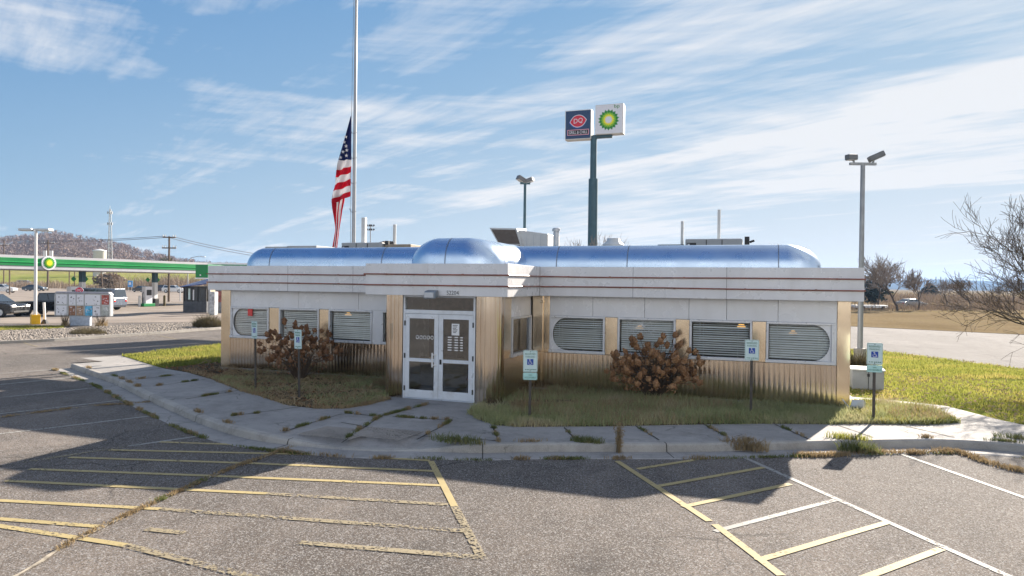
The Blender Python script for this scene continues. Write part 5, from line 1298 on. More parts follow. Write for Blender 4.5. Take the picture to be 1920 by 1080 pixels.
def at_tree(px, py_base, dist): p = dp(px, py_base, dist); return (p.x, p.y, 0)
TG = 'bare trees beyond the brown field'
for (px, d_, H, seed, lab, tk_, md) in ((1683, 92, 7.6, 5, 'tallest bare tree with a dark forked trunk beyond the brown field', .17, 4), (1722, 96, 5.6, 6, 'rounded smaller bare tree right of the tallest tree beyond the field', .12, 4), (1648, 100, 8.2, 9, 'pale twiggy bare tree just right of the diner roof beyond the field', .14, 4),
                                        (1822, 105, 6.0, 12, 'dark bare tree behind the spreading branches at the right', .16, 4), (1776, 130, 5.0, 13, 'small hazy bare tree left of the dark one beyond the field', .12, 4), (1900, 125, 6.0, 15, 'bare tree half hidden at the right edge beyond the field', .14, 4)):
    bare_tree('bare_tree', lab, at_tree(px, 560, d_), H * 1.15, .85, seed, md, tk_, ('bark', 'twig_grey'), TG, twig=.032, kids=(4, 5), first=.26, up=.35)
for (px, d_, H, seed, lab) in ((1078, 47, 6.7, 31, 'bare twiggy tree showing above the roof left of the sign pylon'), (1132, 50, 6.9, 32, 'bare twiggy tree showing above the roof right of the sign pylon')):
    bare_tree('bare_tree', lab, at_tree(px, 560, d_), H, .75, seed, 5, .12, ('twig_grey', 'twig_grey'), None, twig=.012, kids=(3, 4), up=.75, first=.27)

def leafmass(name, label, cat, loc, W, H, mat, seed, n=1800, size=.25, group=None, conical=False, trunk=True):
    g = np.random.default_rng(seed); r = thing(name, label, cat, loc, 0, group)
    u = g.uniform(-1, 1, (n * 3, 3)); u = u[(u ** 2).sum(1) < 1][:n]; zz = (u[:, 2] + 1) / 2
    wid = W * ((1 - zz * .85) if conical else 1) * (1 + .25 * np.sin(u[:, 0] * 7 + u[:, 2] * 9 + seed)); c = np.stack([u[:, 0] * wid, u[:, 1] * wid, H * (.12 + .88 * zz)], 1)
    a = g.normal(0, 1, (len(c), 3)); a /= np.linalg.norm(a, axis=1)[:, None]; b_ = np.cross(a, g.normal(0, 1, (len(c), 3))); b_ /= np.linalg.norm(b_, axis=1)[:, None]
    s_ = size * g.uniform(.5, 1.3, (len(c), 1)); v = np.stack([c - a * s_, c + b_ * s_ * .5, c + a * s_, c - b_ * s_ * .5], 1).reshape(-1, 3)
    o = np_obj('foliage', v, np.arange(len(c) * 4).reshape(-1, 4), mat); o.parent = r
    if trunk: MB().tube([(0, 0, 0), (0, 0, H * .7)], [W * .08, W * .03], 6).build('trunk', M['bark'], r, local=True)
    return r
leafmass('evergreen_tree', 'dark blue green evergreen tree beyond the field next to the diner corner', 'tree', at_tree(1634, 560, 108), 2.6, 5.0, M['evergreen'], 4, 1500, .3)
leafmass('evergreen_tree', 'small dark conical evergreen on the skyline left of the two distant poles', 'tree', at_tree(1743, 560, 190), 3.2, 4.4, M['evergreen'], 5, 1800, .5, None, True)

# fallen leaves scattered over the sunny lawn
x, y = sample([p for p in right_lawn if p[0] < 16] + [(14, 24.6)], 2600); m = MB()
for a, b in zip(x, y):
    u = Vector((rnd.uniform(-1, 1), rnd.uniform(-1, 1), rnd.uniform(-.2, .5))).normalized(); v_ = u.orthogonal().normalized(); c = Vector((a, b, .13 + rnd.uniform(0, .06))); s_ = rnd.uniform(.025, .055); m.add([c - u * s_, c + v_ * s_ * .6, c + u * s_, c - v_ * s_ * .6], [(0, 1, 2, 3)])
tag(m.build('fallen_leaves', M['straw']), kind='stuff')
# blades that spill over the edges of the slabs
def spill(pts, n, mat, h): 
    v, f = weed_line(pts, n, .035, h, .152, 1.4); return tag(np_obj('edge_grass', v, f, mat), kind='stuff')
spill(inner2[4:], 2600, M['shade_blade'], .11); spill(inner2[:6], 900, M['lawn_blade'], .10); spill(bed_edge[:10], 1500, M['straw'], .08)
# ------------------------------------------------------------------ far scrub, woods and ridges
def brush_belt(name, pts, w, h, n, mat, size):
    """a belt of leafless brushwood that reads as one mass"""
    g = np.random.default_rng(len(name) + n); P = np.array([(p[0], p[1]) for p in pts]); seg = g.integers(0, len(P) - 1, n); t_ = g.uniform(0, 1, n); c = P[seg] + (P[seg + 1] - P[seg]) * t_[:, None] + g.normal(0, w, (n, 2))
    clump_ = .62 + .38 * patchy(c[:, 0], c[:, 1], .16, 3) + .2 * patchy(c[:, 0], c[:, 1], .6, 5); hh = h * np.clip(clump_, .25, 1.3)
    v, f = blades_at(c[:, 0], c[:, 1], 0.0, hh, size, .55); return tag(np_obj(name, v, f, mat), kind='stuff')
def far(px, dist): p = dp(px, 530, dist); return (p.x, p.y)
brush_belt('field_brush', [far(1560, 98), far(1700, 100), far(1820, 104), far(1990, 108)], 4, 1.3, 4500, M['brush'], .07)
brush_belt('field_brush', [far(1540, 150), far(1700, 155), far(1840, 160), far(2050, 170)], 9, 2.6, 6000, M['brush'], .13)
brush_belt('roadside_brush', [far(-80, 205), far(120, 212), far(260, 205), far(420, 190), far(560, 180)], 7, 2.9, 9000, M['brush'], .10)
brush_belt('roadside_brush', [far(275, 196), far(340, 185), far(460, 170)], 5, 5.0, 5000, M['brush'], .10)

def hill(name, prof, d0, d1, z0, mat, px_step=12, rows=14, noise=0.0):
    """terrain that climbs from distance d0 to a crest at d1; prof gives the crest's skyline"""
    xs = [p[0] for p in prof]; m = MB(); cols = int((xs[-1] - xs[0]) / px_step) + 1; vs = []
    for j in range(rows + 1):
        t_ = j / rows
        for i in range(cols):
            px = xs[0] + i * px_step; k = max(q for q in range(len(xs)) if xs[q] <= px); k = min(k, len(xs) - 2); u = (px - xs[k]) / (xs[k + 1] - xs[k]); u = u * u * (3 - 2 * u)
            zt_ = prof[k][1] + (prof[k + 1][1] - prof[k][1]) * u; d_ = d0 + (d1 - d0) * t_; p = dp(px, 530, d_); s_ = t_ * t_ * (3 - 2 * t_)
            vs.append((p.x, p.y, z0 + (zt_ - z0) * s_ + noise * math.sin(px * .031 + j * 1.7) * s_ * (1 - s_) * 4))
    b = len(vs)
    for i in range(cols): p = dp(xs[0] + i * px_step, 530, d1 * 1.25); vs.append((p.x, p.y, -1))
    fs = [(j * cols + i, j * cols + i + 1, (j + 1) * cols + i + 1, (j + 1) * cols + i) for j in range(rows + 1) for i in range(cols - 1)]
    m.add(vs, fs); return struct(m.build(name, mat, smooth=True)), vs, cols, rows
# yellow-green meadow at the foot of the wooded hill
hill('meadow', [(-300, 8.5), (-100, 9.2), (100, 9.0), (300, 8.2), (420, 6.5), (560, 4.5), (760, 2), (900, 0)], 235, 470, -.06, M['meadow'], 20, 8)
HC = [(-420, 46), (-200, 44), (-60, 45), (0, 46), (60, 50), (95, 55), (130, 51), (165, 46), (195, 44), (225, 40), (265, 32), (300, 26), (345, 20), (400, 15), (480, 12), (600, 9), (760, 5), (900, 0)]
hl, hv, hc, hr = hill('hill', HC, 480, 900, 2, M['hill'], 12, 16, 3)
hill('distant_ridge', [(300, 20), (500, 26), (700, 30), (900, 34), (1200, 34), (1500, 36), (1620, 40), (1700, 46), (1760, 52), (1830, 48), (1900, 43), (1990, 46), (2150, 52), (2400, 30), (2700, 0)], 1900, 3600, 0, M['ridge'], 20, 8)
def woods(name, verts, cols, rows, n, h, mat, seed, lo=0.1):
    g = np.random.default_rng(seed); V = np.array(verts[:cols * (rows + 1)]).reshape(rows + 1, cols, 3); j = g.uniform(lo * rows, rows, n); i = g.uniform(0, cols - 1.001, n); j0 = np.minimum(j.astype(int), rows - 1); i0 = i.astype(int); u = (i - i0)[:, None]; w_ = (j - j0)[:, None]
    P = V[j0, i0] * (1 - u) * (1 - w_) + V[j0, i0 + 1] * u * (1 - w_) + V[j0 + 1, i0] * (1 - u) * w_ + V[j0 + 1, i0 + 1] * u * w_
    out = []; T = 26
    hh = h * g.uniform(.6, 1.25, n); rr = hh * g.uniform(.28, .45, n)
    a = g.uniform(0, 2 * PI, (n, T)); e = g.uniform(.0, 1, (n, T)); q = np.sqrt(g.uniform(0, 1, (n, T)))
    cx = P[:, None, 0] + np.cos(a) * q * rr[:, None] * np.sin(PI * (.15 + .75 * e)); cy = P[:, None, 1] + np.sin(a) * q * rr[:, None] * np.sin(PI * (.15 + .75 * e)); cz = P[:, None, 2] + hh[:, None] * (.25 + .75 * e)
    c = np.stack([cx, cy, cz], -1).reshape(-1, 3); d = g.normal(0, 1, c.shape); d[:, 2] = np.abs(d[:, 2]) + .5; d /= np.linalg.norm(d, axis=1)[:, None]; s_ = (np.repeat(hh, T) * g.uniform(.10, .22, len(c)))[:, None]; b_ = np.cross(d, g.normal(0, 1, c.shape)); b_ /= np.linalg.norm(b_, axis=1)[:, None]
    v = np.stack([c - d * s_ * .5 - b_ * s_ * .22, c - d * s_ * .5 + b_ * s_ * .22, c + d * s_], 1).reshape(-1, 3)
    return tag(np_obj(name, v, np.arange(len(c) * 3).reshape(-1, 3), mat), kind='stuff')
woods('hill_woods', hv, hc, hr, 5200, 9, M['wooded'], 3)
leafmass('skyline_tree', 'small green tree on the skyline behind the utility pole', 'tree', at_tree(312, 500, 420)[:2] + (4.0,), 4.5, 13, M['dkbrush'], 6, 900, .9)
leafmass('skyline_tree', 'two-humped dark tree on the skyline right of the utility pole', 'tree', at_tree(331, 500, 430)[:2] + (4.0,), 6, 11, M['dkbrush'], 7, 1100, .9)
leafmass('skyline_tree', 'rounded dark tree on the skyline near the canopy corner', 'tree', at_tree(349, 500, 440)[:2] + (4.0,), 5, 9.5, M['dkbrush'], 8, 900, .9)
leafmass('round_tree', 'round brown leafless tree under the fuel canopy between the two columns', 'tree', at_tree(205, 530, 195), 3.6, 4.6, M['brush'], 9, 1800, .5)

# ------------------------------------------------------------------ fuel station
# the canopy runs from beside the lot back to the store, its long face towards the diner
CA, CB = dp(-70, 500, 57), dp(389, 505, 80)
ca, cb = Vector((CA.x, CA.y, 0)), Vector((CB.x, CB.y, 0)); dx_ = (cb - ca).normalized(); dn = Vector((-dx_.y, dx_.x, 0))
if dn.dot(Vector((-1, 1, 0))) < 0: dn = -dn
LC = (cb - ca).length; st = thing('fuel_canopy', 'long flat fuel station canopy with a green and white fascia on two green-capped columns', 'canopy', (ca.x, ca.y, 0))
def cbox(m, s0, s1, t0, t1, z0, z1):
    c = ca + dx_ * ((s0 + s1) / 2) + dn * ((t0 + t1) / 2); return m.obox((c.x, c.y, (z0 + z1) / 2), dx_ * ((s1 - s0) / 2), dn * ((t1 - t0) / 2), Vector((0, 0, (z1 - z0) / 2)))
CZ0, CZ1 = 3.78, 5.02
cbox(MB(), 0, LC, 0, 9, CZ0, CZ1).build('canopy_slab', M['canopy_white'], st)
cbox(MB(), -.02, LC + .02, -.05, 9.05, CZ0 + .30, CZ1 - .24).build('green_band', M['green'], st, bevel=.02)
cbox(MB(), -.02, LC + .02, -.10, -.04, CZ0 + .60, CZ0 + .68).build('light_bar', plain('band_bright_green', (.03, .36, .10), .3), st)  # narrow bar in a brighter green than the band
cbox(MB(), .1, LC - .1, .1, 8.9, CZ0 - .06, CZ0 - .005).build('soffit', plain('soffit_grey', (.40, .40, .40), .6), st)  # underside in one even grey
s_b = (dp(89, 492, 64) - ca).dot(dx_) if False else None
def on_canopy(px):           # distance along the canopy face at which a view line through px meets it
    d = ray(px, 500); best = min((abs((ca + dx_ * s).x * d.y - (ca + dx_ * s).y * d.x), s) for s in [i * .05 for i in range(int(LC / .05))]); return best[1]
sb = on_canopy(90); cc = ca + dx_ * sb - dn * .14; cc.z = CZ0 + .62
MB().plate([(.66 * math.cos(2 * PI * k / 28), .66 * math.sin(2 * PI * k / 28)) for k in range(28)], cc, dx_ if dx_.cross(Vector((0, 0, 1))).dot(dn) < 0 else -dx_, (0, 0, 1), .1).build('emblem_disc', M['signwhite'], st)
e1 = dx_ if dx_.cross(Vector((0, 0, 1))).dot(dn) < 0 else -dx_
hs = thing  # emblem petals are parts of the canopy
class _Loc: pass
def helios_world(parent, c, e1_, R_):
    nrm = e1_.cross(Vector((0, 0, 1))).normalized()
    def star(r0, r1, n, ph): return [((r1 if k % 2 == 0 else r0) * math.cos(ph + k * PI / n), (r1 if k % 2 == 0 else r0) * math.sin(ph + k * PI / n)) for k in range(2 * n)]
    for i, (a, b, mt, ph, nm) in enumerate(((.80, 1.0, M['petal_green'], 0, 'outer_petals'), (.58, .76, M['lime'], PI / 18, 'middle_petals'), (.36, .56, M['sun_yellow'], 0, 'inner_petals'))):
        MB().plate(star(R_ * a, R_ * b, 18, ph + PI / 2), c + nrm * (.02 * (i + 1)), e1_, (0, 0, 1), .015).build(nm, mt, parent)
helios_world(st, cc + e1.cross(Vector((0, 0, 1))).normalized() * .005, e1, .54)
for px in (154, 290):
    s_ = on_canopy(px) ; c = ca + dx_ * (s_ + 1.0) + dn * 3.2
    # slide the column so that it stands on its island under the canopy
    d = ray(px, 560); k_ = (c - EYE).dot(CF); q = dp(px, 560, k_); m = MB(); m.box(q.x - .22, q.x + .22, q.y - .22, q.y + .22, 2.65, CZ0); m.build('column_cap', M['black' if False else 'pole_teal'], st); MB().box(q.x - .21, q.x + .21, q.y - .21, q.y + .21, 0, 2.65).build('column', M['pole_white'], st)
    m = MB()
    for sgn in (-1, 1): m.plate([(-.26, 0), (0, -.26), (.26, 0), (0, .26)], Vector((q.x, q.y - .25, 2.95)) + e1 * (.62 * sgn), e1, (0, 0, 1), .06)
    m.build('pump_number_flag', M['green'], st)
    pm = thing('fuel_pump', {154: 'white fuel pump half hidden behind the drive-through menu board', 290: 'white and green fuel pump by the right-hand canopy column'}[px], 'fuel pump', (q.x, q.y - .0, 0))
    px_off = e1 * -.95
    m = MB(); m.obox(px_off + Vector((0, 0, 1.25)), e1 * .42, dn * .32, Vector((0, 0, .95))); m.build('cabinet', M['signwhite'], pm, local=True, bevel=.05)
    m = MB(); m.obox(px_off + Vector((0, 0, .18)), e1 * .70, dn * .42, Vector((0, 0, .17))); m.build('base', M['green'], pm, local=True, bevel=.04)
    m = MB(); m.obox(px_off + Vector((0, 0, 1.55)) - dn * .33, e1 * .30, dn * .02, Vector((0, 0, .30))); m.build('display', M['hvac_dark'], pm, local=True)
    m = MB(); a_ = px_off + e1 * -.47; m.tube([a_ + Vector((0, 0, 1.6)), a_ + e1 * -.14 + Vector((0, 0, .9)), a_ + e1 * -.05 + Vector((0, 0, .35)), a_ + Vector((0, 0, 1.0))], .035, 6); m.build('hose', M['black'], pm, local=True)
    if px == 290:
        for k, (o_, lb, mt) in enumerate(((-1.85, 'cream post left of the fuel pump', 'pole_white'), (1.25, 'olive post right of the fuel pump', 'dkbrush'))):
            w_ = q + e1 * o_; b_ = MB(); b_.tube([(w_.x, w_.y, 0), (w_.x, w_.y, 1.15), (w_.x, w_.y, 1.22)], [.13, .13, .06], 10); tag(b_.build('bollard', M[mt], org=(w_.x, w_.y, 0), smooth=True, auto=40), lb, 'bollard')
        w_ = q + e1 * .55; tb = thing('trash_bin', 'black trash bin beside the right-hand fuel pump', 'trash bin', (w_.x, w_.y - .5, 0)); MB().box(-.27, .27, -.27, .27, 0, .80).build('bin_body', M['black'], tb, local=True, bevel=.03); MB().box(-.29, .29, -.29, .29, .80, .88).build('lid', M['hvac_dark'], tb, local=True, bevel=.02)
# green end return and the store canopy behind the diner
g_ = dp(378, 508, 60); e = thing('green_sign_box', 'green boxed canopy end standing out left of the diner roof', 'canopy sign', (g_.x, g_.y, 0), YAW)
MB().box(-.54, .55, 0, 6, 3.20, 4.36).build('sign_box', M['green'], e, local=True, bevel=.02); MB().box(-.56, .57, -.02, 6.0, 3.10, 3.195).build('trim', M['signwhite'], e, local=True); MB().box(-.16, -.05, -.012, 0.004, 3.36, 3.48).build('emblem', M['signwhite'], e, local=True)
MB().box(.34, .50, .6, .76, 0, 3.1).build('post', M['pole_grey'], e, local=True)
g_ = dp(430, 492, 86); e = thing('store_canopy', 'far green and white canopy edge ending behind the left end of the diner roof', 'canopy', (g_.x, g_.y, 0), YAW)
MB().box(-3.2, 2.7, 0, 7, 4.75, 5.20).build('slab', M['signwhite'], e, local=True); MB().box(-3.22, 2.72, -.03, 7.02, 4.55, 4.98).build('green_band', M['green'], e, local=True); MB().box(2.2, 2.5, 1, 1.3, 0, 4.6).build('column', M['pole_white'], e, local=True)

# kiosk shop with the striped awning
kb = gp(343, 586, 0); kd = (kb - EYE).dot(CF); ks = kd / F_PX; r = thing('kiosk', 'small dark shop front with a blue and white striped awning left of the diner', 'kiosk', (kb.x, kb.y, 0), YAW)
W = 44 * ks
MB().box(0, W, 0, 3, 0, 1.02).build('lower_wall', plain('dark_block', (.075, .08, .09), .8, 0, .3, 3), r, local=True, bevel=.02)
m = MB()
for x in (0, .30, .75, 1.28, W - .13): m.box(x, x + .09, .02, .12, 1.02, 2.42)
m.box(0, W, .02, .12, 2.34, 2.42); m.build('window_frame', M['black'], r, local=True)
MB().box(.05, W - .05, .08, .09, 1.02, 2.34).build('pane', M['carglass'], r, local=True); MB().box(0, W, .9, 3, 1.02, 2.42).build('back_wall', M['inner'], r, local=True)
m = MB(); m.box(.44, .62, .06, .075, 1.2, 2.2); m.build('poster', M['pink' if False else 'sign_face'], r, local=True); m = MB(); m.box(.85, .98, .06, .075, 1.15, 2.1); m.build('poster', M['signwhite'], r, local=True)
bl = plain('awning_blue', (.04, .07, .24), .7); aw = MB()
for i in range(8):      # striped canvas sloping up towards the store wall
    aw.cur = (i + 1) % 2; t0, t1 = i / 8, (i + 1) / 8; c_ = []
    for t_, x_ in ((t0, -.1), (t0, W + .15), (t1, W + .15), (t1, -.1)):
        u_ = (x_ + .1) / (W + .25); c_.append((x_, -.5 + .9 * t_, 2.36 + .30 * u_ + t_ * (.12 + .42 * u_)))
    aw.add(c_ + [(x_, y_, z_ - .04) for x_, y_, z_ in c_], [(0, 1, 2, 3), (7, 6, 5, 4), (0, 4, 5, 1), (3, 2, 6, 7), (0, 3, 7, 4), (1, 5, 6, 2)])
aw.build('awning', [M['signwhite'], bl], r, local=True)
MB().box(-.05, W + .1, -.40, -.36, 2.30, 2.38).build('awning_rail', M['black'], r, local=True)
c0 = dp(398, 566, 58); e = thing('ice_locker', 'tall blotchy white ice locker beside the striped shop front', 'locker', (c0.x, c0.y, 0), YAW)
MB().box(-.25, .20, 0, .7, 0, 2.0).build('cabinet', plain('blotchy_white', (.42, .43, .44), .7, 0, .45, 4, dirt=(.14, .14, .14)), e, local=True, bevel=.03); MB().box(-.20, .16, -.02, 0, .9, 1.8).build('door', plain('blotchy_panel', (.36, .37, .39), .6, 0, .5, 5, dirt=(.12, .12, .12)), e, local=True)
c0 = dp(409, 566, 62); e = thing('vending_cabinet', 'grey vending cabinet squeezed between the ice locker and the diner wall', 'cabinet', (c0.x, c0.y, 0), YAW); MB().box(-.28, .6, 0, .8, 0, 2.2).build('cabinet', plain('grey_cabinet', (.20, .20, .21), .6, 0, .4, 3), e, local=True, bevel=.03); MB().box(-.2, .5, -.02, 0, 1.0, 2.0).build('display', plain('cabinet_display', (.25, .08, .07), .4, 0, .6, 5), e, local=True)

# drive-through menu board
mb_ = gp(152, 611, 0); md_ = (mb_ - EYE).dot(CF); ms = md_ / F_PX; r = thing('menu_board', 'wide drive-through menu board of white and picture panels with a red emblem on top', 'menu board', (mb_.x, mb_.y, 0), YAW - .06)
X = lambda px: (px - 152) * ms
Z = lambda py: CAMZ + (522.6 - py) * ms
MB().box(X(100), X(209), .0, .28, Z(593), Z(551)).build('board_case', M['galv'], r, local=True, bevel=.02); MB().box(X(102), X(206), -.05, .33, Z(551.5), Z(547.5)).build('board_top', plain('board_top', (.30, .30, .34), .6), r, local=True, bevel=.03)
MB().box(X(128), X(168), .03, .25, 0, Z(593)).build('stand', plain('stand_blue_grey', (.42, .47, .54), .5), r, local=True, bevel=.02)
pm = {'w': M['signwhite'], 'b': plain('poster_brown', (.28, .14, .08), .5, 0, .6, 5), 't': plain('poster_tan', (.36, .24, .16), .5, 0, .5, 6), 'c': plain('poster_cyan', (.10, .38, .60), .5, 0, .5, 6), 'r': plain('poster_red', (.40, .10, .08), .5, 0, .6, 6), 'g': plain('poster_grey', (.40, .42, .40), .5, 0, .3, 5)}
for k, (a, b, c_, d_) in {'w1': (103, 124, 553, 571), 'w2': (103, 124, 574, 592), 'w3': (128, 141, 553, 572), 'w4': (143, 157, 553, 572), 'w5': (159, 189, 553, 572), 'b1': (128, 141, 574, 592), 't1': (143, 157, 574, 592), 'c1': (160, 174, 574, 592), 'w6': (175, 189, 574, 592), 'r1': (192, 206, 553, 571), 'g1': (192, 206, 574, 592)}.items():
    pn = MB().box(X(a), X(b), -.02, .0, Z(d_), Z(c_)).build('menu_panel', pm[k[0]], r, local=True)
    m = MB(); rr = random.Random(a * c_)
    for q in range(7):
        u = rr.uniform(a + 1.5, b - 3.5); v_ = rr.uniform(c_ + 2, d_ - 2); m.box(X(u), X(u + rr.uniform(1, 3)), -.026, -.0205, Z(v_ + rr.uniform(.5, 1.6)), Z(v_))
    m.build('print', M['ink'] if k[0] == 'w' else M['signwhite'], pn, local=True)
m = MB()
for px in (101, 126, 142, 158, 190, 208): m.box(X(px - .6), X(px + .6), -.03, .0, Z(593), Z(552))
m.build('panel_divider', M['galv'], r, local=True)
eb = MB().box(X(145), X(149), .08, .2, Z(549), Z(546)).build('emblem_post', M['galv'], r, local=True); emblem(eb, X(147.5), Z(544.8), .04, .36, 0.0)

# ------------------------------------------------------------------ vehicles
CARM = {}
def vehicle(kind, name, label, px, py, rz, colour, group=None, hide=None, scale=1.0):
    if colour not in CARM: CARM[colour] = carpaint('car_paint', colour)
    p = gp(px, py, 0.0); r = thing(name, label, {'pickup': 'pickup truck', 'van': 'van', 'semi': 'truck'}.get(kind, 'car'), (p.x, p.y, .008), rz, group)
    L, Wd, low, cab, wheels, wr = {
        'sedan': (4.7, .90, [(-2.32, .42), (-2.34, .80), (-2.1, .98), (-1.3, 1.02), (1.0, .98), (2.0, .86), (2.32, .66), (2.34, .36), (2.2, .22), (-2.2, .24)], [(-1.75, 1.0), (-.95, 1.42), (.25, 1.45), (1.15, .98)], (-1.42, 1.42), .33),
        'suv': (4.7, .94, [(-2.3, .45), (-2.34, 1.0), (-2.2, 1.12), (1.05, 1.12), (2.05, 1.02), (2.3, .82), (2.34, .42), (2.2, .28), (-2.2, .28)], [(-2.2, 1.1), (-1.95, 1.66), (.35, 1.72), (1.2, 1.1)], (-1.42, 1.45), .38),
        'van': (5.2, 1.0, [(-2.6, .5), (-2.62, 1.2), (2.1, 1.15), (2.55, .9), (2.6, .45), (2.45, .3), (-2.45, .3)], [(-2.6, 1.18), (-2.55, 2.05), (1.0, 2.1), (1.95, 1.15)], (-1.6, 1.6), .38),
        'pickup': (5.8, 1.0, [(-2.9, .55), (-2.92, 1.06), (-1.0, 1.08), (-.95, 1.15), (1.2, 1.15), (2.6, 1.08), (2.9, .9), (2.92, .5), (2.75, .38), (-2.75, .42)], [(-1.0, 1.12), (-.85, 1.80), (.55, 1.84), (1.35, 1.14)], (-1.75, 1.85), .42),
        'semi': (8.0, 1.25, [(-4, .7), (-4, 1.2), (1.2, 1.2), (1.4, 1.6), (3.2, 1.5), (3.9, 1.3), (4, .6), (3.8, .45), (-3.8, .6)], [(1.1, 1.2), (1.1, 3.3), (2.3, 3.2), (2.9, 1.5)], (-2.7, 2.9), .52)}[kind]
    n = len(low); m = MB(); vs = []
    for y, k in ((-Wd, .96), (-Wd * .97, 1), (Wd * .97, 1), (Wd, .96)): vs += [(x * (1 if abs(y) < Wd else .985), y, z if abs(y) < Wd else .06 + z * .93) for x, z in low]
    fs = [(b * n + i, b * n + (i + 1) % n, (b + 1) * n + (i + 1) % n, (b + 1) * n + i) for b in range(3) for i in range(n)] + [tuple(reversed(range(n))), tuple(range(3 * n, 4 * n))]
    m.add(vs, [tuple(reversed(f)) for f in fs]); 
    t_ = Wd * .74; k = len(cab); vs = [(x, -(Wd * .95 if i in (0, k - 1) else t_), z) for i, (x, z) in enumerate(cab)] + [(x, (Wd * .95 if i in (0, k - 1) else t_), z) for i, (x, z) in enumerate(cab)]
    m.add(vs, [tuple(range(k)), tuple(reversed(range(k, 2 * k)))] + [((i + 1) % k, i, k + i, k + (i + 1) % k) for i in range(k)])
    m.build('body', CARM[colour], r, local=True, bevel=.05)
    g = MB()
    def lerp2(a, b, u): return (a[0] + (b[0] - a[0]) * u, a[1] + (b[1] - a[1]) * u)
    for sgn in (-1, 1):
        c0_, c1_, c2_, c3_ = cab; lo = lambda u: lerp2(lerp2(c0_, c3_, u), lerp2(c1_, c2_, u), .14); hi = lambda u: lerp2(lerp2(c0_, c3_, u), lerp2(c1_, c2_, u), .86)
        for (u0, u1) in ((.08, .48), (.53, .92)):
            q = [lo(u0), lo(u1), hi(u1), hi(u0)]; yy = [Wd * .95 - (Wd * .95 - t_) * f_ for f_ in (.14, .14, .86, .86)]; vs = [(a[0], sgn * (y_ + .012), a[1]) for a, y_ in zip(q, yy)]; g.add(vs, [(0, 1, 2, 3) if sgn < 0 else (3, 2, 1, 0)])
    for (a, b, off) in ((cab[0], cab[1], -.015), (cab[3], cab[2], .015)):
        p0, p1 = lerp2(a, b, .12), lerp2(a, b, .88); w0, w1 = Wd * .86, t_ * .95; vs = [(p0[0] + off, -w0, p0[1] + .01), (p0[0] + off, w0, p0[1] + .01), (p1[0] + off, w1, p1[1] + .01), (p1[0] + off, -w1, p1[1] + .01)]; g.add(vs, [(0, 1, 2, 3) if off > 0 else (3, 2, 1, 0)])
    g.build('window', M['carglass'], r, local=True)
    for x in wheels:
        for sgn in (-1, 1):
            w_ = MB(); y_ = sgn * (Wd - .10); w_.tube([(x, y_ - .11, wr), (x, y_ + .11, wr)], wr, 18); wo_ = w_.build('wheel', M['tyre'], r, local=True, bevel=.02)
            q = MB(); q.tube([(x, y_ + sgn * .105, wr), (x, y_ + sgn * .122, wr)], wr * .62, 14); q.build('rim', M['galv'], wo_, local=True)
            for s5 in range(5):
                pass
    xf, zf = low[-3 if kind != 'semi' else -3][0], 0
    fx = max(x for x, z in low); rx_ = min(x for x, z in low); zf = .72 if kind in ('sedan',) else .86; 
    for sgn in (-1, 1):
        MB().box(fx - .22, fx + .012, sgn * Wd * .74 - .2, sgn * Wd * .74 + .2, zf - .10, zf + .07).build('headlight', M['headlight'], r, local=True, bevel=.02)
        MB().box(rx_ - .012, rx_ + .15, sgn * Wd * .80 - .12, sgn * Wd * .80 + .12, zf - .06, zf + .16).build('taillight', M['taillight'], r, local=True, bevel=.02)
    MB().box(fx - .1, fx + .02, -Wd * .8, Wd * .8, .36, .5).build('bumper', M['hvac_dark'], r, local=True, bevel=.02)
    if kind == 'pickup': MB().box(-2.8, -1.1, -.82, .82, 1.085, 1.09).build('bed_liner', M['black'], r, local=True)
    if kind == 'semi': MB().box(-4.0, .9, -1.25, 1.25, 1.2, 1.5).build('flatbed', M['galv'], r, local=True)
    if scale != 1: r.scale = (scale,) * 3
    return r
vehicle('pickup', 'pickup_truck', 'black pickup truck waiting behind the menu board beside the white lamp post', 104, 591, YAW - .05, (.010, .010, .011))
vehicle('suv', 'waiting_car', 'dark car with a silver front nosing in at the left edge of the picture', -16, 594, YAW - .05, (.016, .017, .019))
vehicle('van', 'van', 'blue grey van showing its boxy end right of the menu board', 178, 581, YAW - .10 + PI, (.10, .125, .17))
vehicle('sedan', 'parked_car', 'dark blue parked car beyond the white lamp post', 65, 545.5, YAW + .1, (.03, .055, .085), 'cars parked on the far lot')
vehicle('suv', 'parked_car', 'white parked car cut by the left edge on the far lot', 4, 549, YAW + .2, (.6, .6, .6), 'cars parked on the far lot')
vehicle('sedan', 'parked_car', 'small pale car farthest left on the far lot behind the lamp post', 24, 537, YAW, (.45, .46, .46), 'cars parked on the far lot')
vehicle('van', 'parked_van', 'blue grey box van at the far edge of the lot behind the lamp post', 47, 535.5, YAW + .1, (.24, .28, .32), 'cars parked on the far lot')
vehicle('sedan', 'parked_car', 'black car parked left of the right-hand fuel pump', 265, 547.5, YAW + 2.6, (.012, .012, .013), 'cars parked on the far lot')
vehicle('suv', 'parked_car', 'dark purple car parked just right of the fuel pump', 305, 547.5, YAW + .3, (.045, .04, .06), 'cars parked on the far lot')
vehicle('suv', 'parked_car', 'white off-road car parked behind the utility pole', 326, 549, YAW + .1, (.62, .62, .62), 'cars parked on the far lot')
vehicle('semi', 'parked_truck', 'white truck with a tall cab parked behind the row of cars right of the pump', 300, 541.5, YAW + .6, (.55, .56, .60))
vehicle('sedan', 'parked_car', 'grey car parked below the bare trees beyond the brown field', 1708, 578, YAW + .3, (.30, .30, .30))
m = MB(); p = dp(1640, 560, 95); r = thing('white_trailer', 'long low white trailer at the far edge of the brown field beside the diner', 'trailer', (p.x, p.y, 0), YAW)
MB().box(-2.6, 1.9, 0, 1.6, .25, .62).build('trailer_bed', M['white'], r, local=True, bevel=.03)
